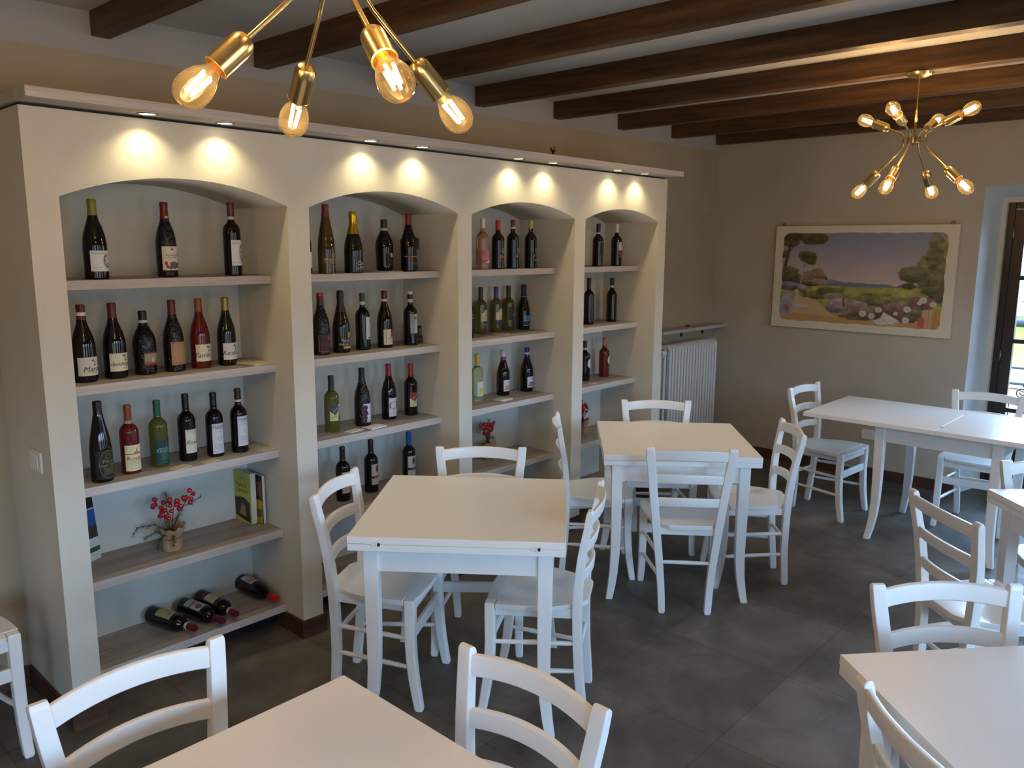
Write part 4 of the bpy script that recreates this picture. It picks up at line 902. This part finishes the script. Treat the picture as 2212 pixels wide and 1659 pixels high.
bottle(2.493, 3.338, S2, .286, .037, 'bord', 'dark', (58, 72, 36), .86, band=(.80, .857, (196, 194, 186)), lab=(.19, .585, 34, (206, 206, 212)), prints=[('r', .1, .7, .74, .88, (130, 130, 50)), ('l', [.6, .55, .5, .45, .4, .35, .3, .25], -.5, .4, (150, 150, 156)), ('r', -.6, .95, .04, .10, (70, 70, 80))], yaw=34, label='bottle with olive green capsule and narrow white label, second shelf, second niche')
bottle(2.626, 3.328, S2, .294, .040, 'burg', 'dark', (84, 24, 30), .86, band=(.815, .858, (200, 194, 184)), lab=(.06, .33, 54, (206, 196, 176)), prints=[('r', .1, 1, .5, 1, (120, 40, 26)), ('o', .35, .75, .008, .009, .0018, (200, 150, 60)), ('l', [.3, .22, .14], -.1, .9, (110, 100, 90)), ('r', -.7, -.62, .1, .9, (140, 120, 110)), ('t', 'LA GARA', .4, .42, .8, 0, INK)], yaw=16, label='bottle with wine red capsule and red-cornered cream label, second shelf, second niche')
bottle(2.788, 3.314, S2, .285, .037, 'bord', 'dark', (44, 24, 20), .865, captop=(.95, (204, 200, 196)), band=(.80, .862, (202, 198, 192)), lab=(.20, .585, 42, (200, 200, 210)), prints=[('r', -1, 0, 0, 1, (150, 150, 158)), ('l', [.9, .8, .7, .6, .5, .4, .3, .2], -.9, -.1, (84, 84, 90)), ('r', -.3, .5, .74, .88, (140, 132, 40)), ('r', -1, .8, .0, .08, (60, 60, 90))], yaw=12, label='bottle with white-topped capsule and striped grey label, right on the second shelf, second niche')
DIAG = lambda c, t, tc_: [('p', [(-1, 1), (.35, 1), (.75, .78), (-.2, .36), (-1, .62)], c), ('p', [(.35, .22), (1, .52), (1, 0), (.45, 0)], c), ('t', t, .38, .45, 1.15, 0, .62, tc_), ('t', 'VIGNETI', -.05, .70, .6, 0, .62, (190, 188, 180))]
bottle(2.288, 3.336, S3, .281, .037, 'bord', 'olive', (22, 42, 38), .745, lab=(.206, .495, 52, (204, 198, 142)), prints=DIAG((60, 62, 72), 'RIESLING', (130, 124, 84)), yaw=12, label='green glass bottle with cream and grey label, third shelf, second niche')
bottle(2.482, 3.344, S3, .298, .042, 'burg', 'dark', (24, 20, 18), .78, lab=(.0625, .39, 44, (214, 210, 222)), prints=[('p', [(-1, 0), (-.4, 0), (-.45, .15), (-.25, .22), (-.45, .36), (-.2, .45), (-.2, .55), (-.45, .66), (-.22, .8), (-.4, .92), (-1, .92)], (70, 20, 44)), ('p', [(.2, .8), (.3, .72), (.4, .8), (.3, .86)], (90, 86, 100)), ('t', 'Pinot Nero', .35, .42, .9, .2, (60, 54, 66)), ('t', 'MAGNUM', .35, .08, .8, 0, (90, 88, 100))], yaw=24, emb=True, label='embossed black bottle with purple-edged white label, third shelf, second niche')
bottle(2.675, 3.367, S3, .296, .040, 'burg', 'dark', (160, 36, 42), .795, lab=(.06, .395, 50, (210, 204, 210)), prints=[('t', 'CR', .15, .58, 1.3, .1, (120, 62, 76)), ('t', 'Vino', .2, .16, .6, .3, (170, 150, 160))], yaw=20, label='standing bottle with red capsule and white label lettered CR, second niche')
bottle(2.824, 3.363, S3, .281, .037, 'bord', 'dark', (164, 44, 34), .78, lab=(.176, .46, 52, (208, 200, 148)), prints=DIAG((142, 36, 28), 'BARBERA', (150, 130, 90)), yaw=14, label='dark bottle with red and cream label lettered BARBERA, third shelf, second niche')
TREE = lambda bc_, tx_: [('r', -1, -.9, 0, 1, (120, 116, 108)), ('p', [(.1, .58), (.35, .66), (.62, .62), (.75, .74), (.6, .88), (.35, .96), (.05, .92), (-.12, .80), (-.08, .66)], (88, 80, 78)), ('r', .26, .34, .50, .66, (70, 62, 60)), ('r', -1, 1, .31, .43, bc_), ('t', tx_, .3, .37, .7, .1, (214, 190, 180)), ('l', [.25, .2, .14, .08], -.6, .8, (130, 126, 110))]
bottle(2.362, 3.363, S4, .282, .037, 'bord', 'dark', (50, 16, 26), .765, lab=(.155, .55, 46, (204, 200, 184)), prints=TREE((104, 36, 36), 'Bonarda'), yaw=10, label='dark bottle with burgundy capsule behind the back of the left chair, fourth shelf, second niche')
bottle(2.554, 3.378, S4, .283, .037, 'bord', 'dark', (52, 16, 28), .765, lab=(.155, .55, 46, (204, 200, 184)), prints=TREE((104, 36, 36), 'Bonarda'), yaw=18, label='bottle with unobstructed tree label and red stripe, fourth shelf, second niche')
bottle(2.797, 3.356, S4, .287, .037, 'bord', 'dkgreen', (18, 78, 160), .765, lab=(.155, .55, 46, (204, 204, 190)), prints=TREE((34, 36, 104), 'Pinot Nero'), yaw=4, label='bottle with bright blue capsule and blue-striped tree label, fourth shelf, second niche')
# niche 3
bottle(3.118, 3.249, S1, .264, .037, 'bord', 'dark', (24, 20, 20), .8, lab=(.14, .45, 50, WHT), yaw=10, label='dark bottle almost hidden by the left edge of the third niche, top shelf')
bottle(3.313, 3.292, S1, .284, .037, 'bord', 'rose', (216, 208, 202), .81, lab=(.11, .39, 52, (196, 96, 108)), prints=[('o', .35, .82, .011, .006, .0008, (216, 140, 148)), ('t', 'Rosé', -.05, .40, .95, .2, (220, 150, 156)), ('p', [(-.4, .03), (1, .03), (1, .42)], (222, 214, 214))], yaw=24, label='pale orange rosé bottle with white capsule and pink label, top shelf, third niche')
OV = lambda t, c, lc_: [('o', .35, .85, .0155, .0105, .0030, (178, 166, 132)), ('e', .35, .85, .007, .004, (120, 110, 86)), ('l', [.68], -.05, .75, (178, 166, 132)), ('t', t, .40, .38, .95, .2, c), ('r', -.35, .95, .06, .10, lc_)]
bottle(3.417, 3.270, S1, .276, .037, 'bord', 'dark', (178, 34, 26), .81, lab=(.15, .42, 52, None), prints=OV('Emily', (206, 130, 126), (190, 80, 50)), yaw=22, label='dark bottle with scarlet capsule and pink script lettering, top shelf, third niche')
bottle(3.555, 3.280, S1, .282, .037, 'bord', 'dark', (112, 26, 34), .86, band=(.815, .858, (196, 190, 170)), lab=(.15, .42, 52, None), prints=OV('Barbera', (150, 140, 126), (130, 96, 84)), yaw=28, label='dark bottle with dark red capsule and white neck band, top shelf, third niche')
bottle(3.678, 3.248, S1, .281, .037, 'bord', 'dark', (170, 160, 96), .825, lab=(.15, .42, 52, None), prints=OV('Il Tino', (150, 144, 132), (170, 156, 90)), yaw=28, label='dark bottle with straw yellow capsule, right end of the top shelf, third niche')
bottle(3.247, 3.352, S2, .279, .037, 'bord', 'dark', (20, 20, 20), .8, lab=(.2, .5, 40, None), prints=[('o', .8, .8, .012, .012, .002, (170, 166, 170))], yaw=10, label='dark bottle nearly hidden by the left edge of the third niche, second shelf')
HUMP = [('p', [(-1.01, .0), (1.01, 0), (1.01, .74), (.7, .92), (.3, 1.0), (-.1, .94), (-.4, .76), (-1.01, .66)], (198, 188, 142)), ('p', [(.25, .72), (.4, .88), (.5, .76), (.62, .70), (.4, .64)], (70, 60, 46)), ('l', [.34, .26, .16], -.3, .8, (130, 120, 92))]
bottle(3.462, 3.456, S2, .278, .037, 'bord', 'oliveb', (40, 48, 24), .745, lab=(.27, .52, 48, None), prints=HUMP+[('r', -.7, .8, -.32, -.26, (176, 160, 96))], yaw=30, label='olive bottle with dark green capsule and cream hump-shaped label, second shelf, third niche')
bottle(3.586, 3.446, S2, .278, .037, 'bord', 'oliveb', (34, 58, 140), .775, lab=(.277, .527, 48, None), prints=HUMP+[('r', -.95, .95, -.40, -.12, (44, 62, 120))], yaw=24, label='olive green bottle with blue capsule and blue stripe under its label, second shelf, third niche')
bottle(3.708, 3.456, S2, .279, .037, 'bord', 'oliveb', (32, 40, 22), .76, lab=(.24, .54, 48, (40, 44, 40)), prints=[('p', [(.1, .45), (.5, .5), (.8, .72), (.7, .5), (.45, .38)], (214, 214, 210)), ('l', [.36], -.8, .4, (170, 176, 170)), ('l', [.2, .12], -.1, .7, (120, 124, 118))], yaw=30, label='olive green bottle with dark label and white swirl, second shelf, third niche')
bottle(3.832, 3.440, S2, .283, .0415, 'spark', 'dkgreen', (26, 26, 74), .74, band=(.725, .737, (190, 190, 190)), lab=(.09, .315, 48, (34, 44, 84)), prints=[('p', [(-1, 1), (1, 1), (1, .55), (-1, .38)], (96, 150, 200)), ('t', '105', .3, .76, .7, 0, (24, 32, 64)), ('l', [.25, .12], 0, .9, (170, 180, 200)), ('r', -1, 1, .0, .05, (180, 184, 190))], yaw=26, label='sparkling bottle with dark blue foil and blue label, right on the second shelf, third niche')
bottle(3.363, 3.388, S3, .282, .037, 'bord', 'pale', (212, 172, 16), .78, lab=(.12, .42, 46, (214, 214, 216)), prints=[('r', -.6, 1, .12, .58, (206, 190, 70)), ('t', 'Cortese', .4, .38, .8, .2, (90, 90, 50)), ('t', 'Bianco', .6, .8, .6, .2, (120, 120, 130))], yaw=30, label='clear bottle of pale wine with bright yellow capsule, left on the third shelf, third niche')
STK = lambda c, t: [('r', -.85, .9, .12, .32, c), ('r', -.6, 1, .28, .5, c), ('t', t, .2, .3, 1.1, .2, (214, 190, 206)), ('t', 'vino', .4, .8, .5, .2, (120, 116, 130))]
bottle(3.612, 3.409, S3, .279, .042, 'burg', 'dark', (116, 70, 100), .79, captop=(.865, (206, 206, 214)), lab=(.10, .35, 46, (212, 210, 220)), prints=STK((190, 110, 130), 'Bonarda'), yaw=30, label='dark bottle with white and mauve capsule and pink brushed label, third shelf, third niche')
bottle(3.817, 3.394, S3, .279, .042, 'burg', 'dark', (62, 44, 130), .82, band=(.855, .90, (196, 190, 206)), lab=(.10, .35, 46, (212, 210, 220)), prints=STK((130, 60, 120), 'Barbera'), yaw=30, label='dark bottle with violet capsule and purple brushed label, third shelf, third niche')
# niche 4
bottle(4.115, 3.200+.04, S1, .267, .037, 'bord', 'pink', (200, 120, 100), .8, lab=(.28, .68, 50, (196, 72, 78)), yaw=20, label='pink rosé bottle partly hidden by the left edge of the fourth niche, top shelf')
bottle(4.367, 3.260, S1, .277, .037, 'bord', 'dark', (36, 18, 22), .80, band=(.765, .798, (196, 192, 186)), lab=(.28, .55, 46, (34, 18, 22)), prints=[('o', .6, .85, .004, .004, .0012, (180, 180, 186)), ('l', [.62, .1], .1, 1, (150, 140, 146))], yaw=36, label='dark bottle with brown capsule, white neck band and dark label, top shelf, fourth niche')
bottle(4.618, 3.290, S1, .279, .037, 'bord', 'dark', (206, 198, 196), .80, lab=(.21, .575, 42, (196, 190, 172)), prints=[('r', -1, 1, 0, .45, (124, 34, 28)), ('t', 'ROSSO', 0, .9, .9, 0, INK), ('r', -.1, .06, .52, .84, (150, 146, 134)), ('o', .35, .18, .004, .004, .001, (190, 140, 120))], yaw=34, label='dark bottle with white capsule and cream and red label, top shelf, fourth niche')
bottle(4.396, 3.350, S2, .313, .037, 'bord', 'dark', (30, 20, 20), .77, lab=(.07, .32, 46, (110, 32, 34)), prints=[('r', -.86, .9, .07, .93, (34, 24, 28)), ('e', .6, .8, .004, .005, (180, 130, 90)), ('l', [.5], -.1, .7, (140, 100, 100))], yaw=40, label='dark bottle with black label framed in red, left on the second shelf, fourth niche')
bottle(4.674, 3.359, S2, .305, .037, 'bord', 'dark', (16, 14, 14), .83, band=(.785, .828, (190, 184, 178)), lab=(.10, .50, 46, None), prints=[('o', .55, .74, .017, .024, .003, (190, 160, 70)), ('e', .55, .74, .008, .012, (120, 96, 40)), ('l', [.42, .34, .2], .1, 1, (176, 170, 160))], yaw=34, label='black bottle with gold ring emblem and white neck band, second shelf, fourth niche')
ROUND = [('e', .3, .5, .0255, .032, (216, 212, 222)), ('l', [.56, .5, .44], .0, .7, (200, 130, 130))]
bottle(4.400, 3.376, S3, .276, .037, 'bord', 'dark', (44, 20, 30), .83, band=(.785, .828, (200, 196, 196)), lab=(.31, .565, 42, None), prints=ROUND, yaw=32, label='black bottle with round white label, left on the third shelf, fourth niche')
bottle(4.639, 3.386, S3, .278, .037, 'bord', 'ruby', (196, 104, 76), .80, lab=(.31, .565, 42, None), prints=ROUND, yaw=40, label='deep red bottle with salmon capsule and round white label, third shelf, fourth niche')

def child_patch(root_label, name, mats, build):
    for o in bpy.data.objects:
        if o.get('label') == root_label:
            bm = bmesh.new(); build(bm); return obj(name, bm, mats, o)
def seal(bm):
    pts = [(.0095*math.cos(2*PI*i/20), .234+.012*math.sin(2*PI*i/20)) for i in range(20)]; poly_patch(bm, .0175, pts)
child_patch('bottle with white neck seal and red crescent label, middle of top shelf, first niche', 'seal', flat('seal', (196, 188, 170), .6), seal)
def tagcard(bm):
    A_ = Vector((.012, -.0335, .178)); U_ = Vector((.93, .10, -.35)).normalized()*.036; V_ = Vector((.12, .1, 1)).normalized()*.055; N_ = U_.cross(V_).normalized()*.0006
    vs = [bm.verts.new(p) for p in (A_, A_+U_, A_+U_-V_, A_-V_, A_+N_, A_+U_+N_, A_+U_-V_+N_, A_-V_+N_)]
    for f in ((0, 1, 2, 3), (7, 6, 5, 4), (0, 4, 5, 1), (1, 5, 6, 2), (2, 6, 7, 3), (3, 7, 4, 0)): bm.faces.new([vs[i] for i in f])
    bm_tube(bm, [(.004, -.016, .225), (.008, -.026, .200), (.013, -.0335, .177)], .0005, 5)
child_patch('dark bottle with gold belt and hanging black tag, top shelf, second niche', 'hanging_tag', flat('tag_black', (26, 22, 20), .6), tagcard)

# bottles lying on the lowest shelf of the first niche
def lying(bx, by, cx, cy, H, r, roll, **kw):
    d = Vector((cx-bx, cy-by, 0)); d.z = -(r-.0145)/H*d.length*.0; d.normalize()
    upv = Vector((0, 0, 1)); side = d.cross(upv).normalized(); Y = -(upv*math.cos(roll)+side*math.sin(roll)); X = Y.cross(d)
    M4 = Matrix(((X.x, Y.x, d.x, bx), (X.y, Y.y, d.y, by), (X.z, Y.z, d.z, SHZ[4]+r+.0005), (0, 0, 0, 1)))
    bottle(bx, by, 0, H, r, matrix=M4, group='wine bottles lying on the lowest shelf', **kw)
lying(1.392, 3.474, 1.461, 3.20, .285, .038, .15, typ='bord', glass='dark', cap=(92, 18, 28), capf=.80, band=(.80, .845, (196, 190, 184)), lab=(.22, .55, 46, (168, 164, 96)), prints=[('p', [(-.3, .7), (-.1, .82), (.3, .8), (.5, .68), (.1, .72)], (150, 60, 50)), ('l', [.3], -.6, .6, (150, 140, 80))], label='lying bottle with yellow-green label, leftmost of the four on the lowest shelf')
lying(1.532, 3.455, 1.574, 3.20, .285, .038, .15, typ='bord', glass='dark', cap=(92, 20, 50), capf=.78, lab=(.155, .55, 46, (176, 180, 172)), prints=TREE((90, 30, 44), 'Bonarda'), label='lying bottle with tree label and plum capsule, second from left on the lowest shelf')
lying(1.625, 3.478, 1.652, 3.20, .285, .038, .15, typ='bord', glass='dark', cap=(104, 20, 30), capf=.84, band=(.79, .838, (196, 190, 184)), lab=(.25, .52, 46, (176, 174, 148)), prints=[('p', [(0, .6), (.2, .72), (.45, .7), (.5, .6), (.2, .64)], (90, 70, 50)), ('r', -1, 1, -.22, -.08, (130, 50, 30))], label='lying bottle with orange stripe and beige label, third from left on the lowest shelf')
lying(1.842, 3.492, 1.856, 3.20, .296, .0405, -.2, typ='burg', glass='dark', cap=(184, 24, 30), capf=.80, lab=(.10, .42, 50, (190, 184, 190)), prints=[('t', 'CR', .0, .6, 1.2, .1, (120, 80, 90)), ('t', 'Vino', .1, .2, .5, .3, (150, 130, 140))], label='lying bottle with bright red capsule, rightmost of the four on the lowest shelf')

# ------------------------------------------------------------------ leaflets, cards, books
def leaflet(cx, cy, z, w, d, rz, label, m=M_paper, h=.003, name='leaflet'):
    bm = bmesh.new(); bm_box(bm, -w/2, w/2, -d/2, d/2, 0, h)
    if h > .004:
        bm_box(bm, -w/2-.01, w/2-.02, -d/2+.012, d/2+.006, h, h+.0015)
    o = obj(name, bm, m, None, loc=(cx, cy, z+.0003)); o.rotation_euler = (0, 0, rz); tag(o, label, 'leaflet', 'paper leaflets on the shelves'); return o
leaflet(1.84, 3.285, S2, .115, .15, .25, 'pile of cream leaflets at the right end of the second shelf, first niche', h=.007)
leaflet(1.455, 3.228, S3, .085, .05, .3, 'cream card in front of the green bottle on the third shelf, first niche')
leaflet(1.588, 3.226, S3, .075, .04, .25, 'cream card in front of the tall white labelled bottle, third shelf, first niche')
leaflet(1.862, 3.29, S3, .08, .15, .1, 'large cream sheet at the right end of the third shelf, first niche', h=.002)
leaflet(2.365, 3.26, S3, .09, .05, .2, 'white card in front of the green bottle on the third shelf, second niche', M_paperw)
leaflet(2.49, 3.248, S3, .11, .06, .15, 'white folded leaflet in front of the purple-edged label, third shelf, second niche', M_paperw, .005)
leaflet(2.625, 3.305, S1, .10, .14, .1, 'white paper slip under the squat bottle on the top shelf, second niche', M_paperw, .0024)
leaflet(3.52, 3.34, S2, .085, .09, .6, 'thin cream leaflet lying on the second shelf of the third niche', M_paper)
leaflet(3.49, 3.29, S3, .11, .07, .2, 'white leaflet lying on the third shelf of the third niche', M_paperw, .005)
leaflet(4.335, 3.255, S3, .06, .04, .2, 'small cream card on the third shelf of the fourth niche', M_paper)

def book(name, loc, rz, tilt, w, h, th, cover, label, cat='book', pages=(205, 200, 192), art=None, lean=0):
    """w = width of the cover (away from the spine), local: cover in the XZ plane facing -Y"""
    root = empty(name, loc, rz, label, cat); root.rotation_euler = (tilt, lean, rz)
    box('cover', 0, w, -th/2, th/2, 0, h, flat('cover_%s' % name+str(int(loc[0]*1000)), cover, .4), root, .0015)
    box('pages', .003, w+.0012, -th/2+.002, th/2-.002, .003, h+.0010, flat('pages', pages, .7), root)
    if art: art(root, w, h, -th/2-.0004)
    return root
def quad_art(root, pts, y, colr, nm='cover_art'):
    bm = bmesh.new(); bm.faces.new([bm.verts.new((a_, y, b_)) for a_, b_ in pts]); obj(nm, bm, flat('art_%d_%d_%d' % colr, colr, .4), root)
def flat_text(root, s, cx, cz, w, y, colr, shear=0):
    bm = bmesh.new(); put_text(bm, s, lambda u, v_: Vector((u, y, v_)), w, cx, cz, shear, hmax=.05); obj('cover_text', bm, flat('art_%d_%d_%d' % colr, colr, .4), root)
def art1(root, w, h, y):
    quad_art(root, [(.002, h*.10), (w-.01, h*.02), (w-.01, h*.42), (w*.55, h*.50), (.002, h*.47)], y, (42, 28, 22)); quad_art(root, [(w*.3, h*.15), (w*.7, h*.12), (w*.62, h*.34), (w*.42, h*.38)], y-.0003, (150, 110, 56))
    flat_text(root, 'Pane e', w*.45, h*.74, w*.62, y-.0004, (84, 84, 20)); flat_text(root, 'Crostini', w*.5, h*.63, w*.75, y-.0004, (84, 84, 20)); flat_text(root, 'RICETTE', w*.5, h*.88, w*.35, y-.0004, (70, 80, 24))
# book stands with spine to the back panel, cover turned to the left (-x): local +x -> world -y
book('book', (1.846, 3.495, S4), -PI/2+.06, 0, .135, .245, .030, (176, 170, 62), 'green-yellow cookbook lettered Pane e Crostini on the fourth shelf, first niche', art=art1)
def art2(root, w, h, y):
    quad_art(root, [(w*.35, .004), (w-.004, .004), (w-.004, h*.48), (w*.7, h*.50), (w*.45, h*.3)], y, (196, 160, 44)); quad_art(root, [(w*.7, h*.12), (w*.95, h*.14), (w*.95, h*.3), (w*.75, h*.3)], y-.0003, (92, 84, 60))
    quad_art(root, [(w*.5, h*.6), (w*.98, h*.55), (w*.98, h*.9), (w*.6, h*.85)], y-.0002, (116, 70, 48))
book('book', (1.880, 3.497, S4), -PI/2+.03, 0, .175, .235, .016, (56, 34, 30), 'dark cookbook with yellow bowl cover leaning behind the green-yellow one', art=art2)
def art3(root, w, h, y):
    quad_art(root, [(.0, h*.80), (w, h*.80), (w, h), (0, h)], y, (20, 24, 40)); quad_art(root, [(.0, h*.55), (w, h*.52), (w, h*.78), (0, h*.78)], y, (40, 84, 150)); quad_art(root, [(0, h*.36), (w, h*.34), (w, h*.54), (0, h*.56)], y, (66, 58, 48)); quad_art(root, [(0, h*.13), (w, h*.13), (w, h*.20), (0, h*.20)], y, (26, 96, 62))
book('brochure', (1.030, 3.375, S4), .46, -.10, .185, .275, .008, (196, 200, 204), 'upright blue and green brochure at the left end of the fourth shelf, first niche', 'brochure', art=art3)
def art4(root, w, h, y): quad_art(root, [(w*.35+.012*math.cos(a_), h*.42+.014*math.sin(a_)) for a_ in np.linspace(0, 2*PI, 13)[:-1]], y, (110, 92, 40)); quad_art(root, [(w*.22, h*.30), (w*.5, h*.30), (w*.5, h*.32), (w*.22, h*.32)], y, (150, 130, 70))
bk = book('book', (2.765, 3.335, S1), .12, -.10, .105, .165, .014, (36, 26, 20), 'dark brown upright booklet behind the tagged bottle on the top shelf, second niche', art=art4)
def art5(root, w, h, y): quad_art(root, [(w*.30, h*.42), (w*.55, h*.42), (w*.55, h*.86), (w*.30, h*.86)], y, (104, 100, 36)); flat_text(root, 'Azienda', w*.40, h*.22, w*.5, y, (120, 112, 100), .2); flat_text(root, 'Agricola', w*.5, h*.10, w*.4, y, (120, 112, 100), .2)
book('display_card', (2.842, 3.345, S2), -.12, -.16, .115, .095, .003, (30, 26, 22), 'small black display card with olive square, right end of second shelf, second niche', 'card', art=art5)

# ------------------------------------------------------------------ berry arrangements
def sprig(bm, pts, nlen=.016, dens=90, w=.0008):
    pts = [Vector(p) for p in pts]; bm_tube(bm, pts, .0014, 5)
    L = [(b_-a_).length for a_, b_ in zip(pts, pts[1:])]; T = sum(L)
    for i in range(dens):
        s_ = random.random()*T*.95+.05*T; k_ = 0
        while k_ < len(L)-1 and s_ > L[k_]: s_ -= L[k_]; k_ += 1
        p = pts[k_].lerp(pts[k_+1], min(1, s_/L[k_])); t_ = (pts[k_+1]-pts[k_]).normalized(); o_ = t_.orthogonal().normalized(); o_.rotate(Matrix.Rotation(random.uniform(0, 2*PI), 3, t_))
        d_ = (o_*.85+t_*.6).normalized()*nlen*random.uniform(.7, 1.1); bm_tube(bm, [p, p+d_], [w, w*.4], 4)
def arrangement(loc, rz, sc_, label, seed):
    random.seed(seed); t = empty('berry_arrangement', loc, rz, label, 'decoration', 'red berry arrangements in the niches'); t.scale = (sc_,)*3
    bm = bmesh.new(); K = 40; rings = []
    for j, (r_, z_) in enumerate(((.033, 0), (.036, .004), (.036, .02), (.035, .045), (.031, .052), (.036, .062), (.043, .078), (.047, .092))):
        ring = []
        for i in range(K):
            a_ = 2*PI*i/K; wob = 1+.05*math.sin(5*a_+j*.3)+.04*math.sin(9*a_)+(.12*math.sin(4*a_+1) if j > 5 else 0); zz = z_+(.020*max(0, math.sin(1*a_+.3))*((j-5)/2) if j > 5 else 0)+(.004*math.sin(7*a_) if j > 5 else 0)
            ring.append(Vector((r_*wob*math.cos(a_), r_*wob*math.sin(a_), zz)))
        rings.append(ring)
    inner = [[p*.94+Vector((0, 0, .0)) for p in r_] for r_ in rings[:3:-1]]
    for r_ in inner:
        for p in r_: p.z = p.z/.94
    bm_loft(bm, rings+inner); obj('paper_pot', bm, M_kraft, t, smooth_angle=60)
    bm = bmesh.new(); bm_tube(bm, [(.0335*math.cos(2*PI*i/20), .0335*math.sin(2*PI*i/20), .050) for i in range(21)], .0016, 5); obj('pot_string', bm, flat('string', (120, 90, 50), .8), t)
    # stems with berries
    stems = [((-.015, 0, .13), (-.055, .005, .205)), ((.01, 0, .14), (.02, -.01, .20)), ((.03, 0, .15), (.085, .0, .225)), ((-.02, -.01, .12), (-.02, -.02, .165))]
    for m_, e_ in stems:
        bm = bmesh.new(); bm_tube(bm, [(0, 0, .06), m_, e_], .0016, 6); st = obj('twig', bm, M_stem, t)
        for i in range(9):
            f = .35+.65*i/8; c_ = Vector(m_).lerp(Vector(e_), f)+Vector((random.uniform(-.018, .018), random.uniform(-.018, .018), random.uniform(-.014, .018))); r_ = random.uniform(.0085, .0108)
            bm = bmesh.new(); bmesh.ops.create_uvsphere(bm, u_segments=14, v_segments=9, radius=r_, matrix=Matrix.Translation(c_)); obj('berry', bm, M_berry, st, smooth_angle=80)
    for pts in ([(0, 0, .07), (-.01, 0, .15), (-.012, 0, .235)], [(0, 0, .07), (-.06, -.02, .115), (-.12, -.02, .105), (-.135, -.02, .075)], [(0, 0, .07), (-.05, -.04, .09), (-.09, -.05, .07)], [(0, 0, .07), (-.03, -.05, .07), (-.045, -.07, .03)], [(0, 0, .07), (.015, -.045, .075), (.012, -.055, .03)], [(0, 0, .08), (.05, .01, .17), (.115, .015, .20)]):
        bm = bmesh.new(); sprig(bm, pts, .017, 80); obj('pine_sprig', bm, M_pine, t)
arrangement((1.442, 3.325, S4), -.55, 1.10, 'red berries and pine in a kraft paper pot on the fourth shelf, first niche', 11)
arrangement((3.459, 3.39, S4), PI+.35, 1.05, 'red berries and pine in a paper pot behind a chair, third niche', 23)
arrangement((4.405, 3.39, S4), PI+.9, 1.0, 'red berries and pine partly hidden by the left edge of the fourth niche', 37)
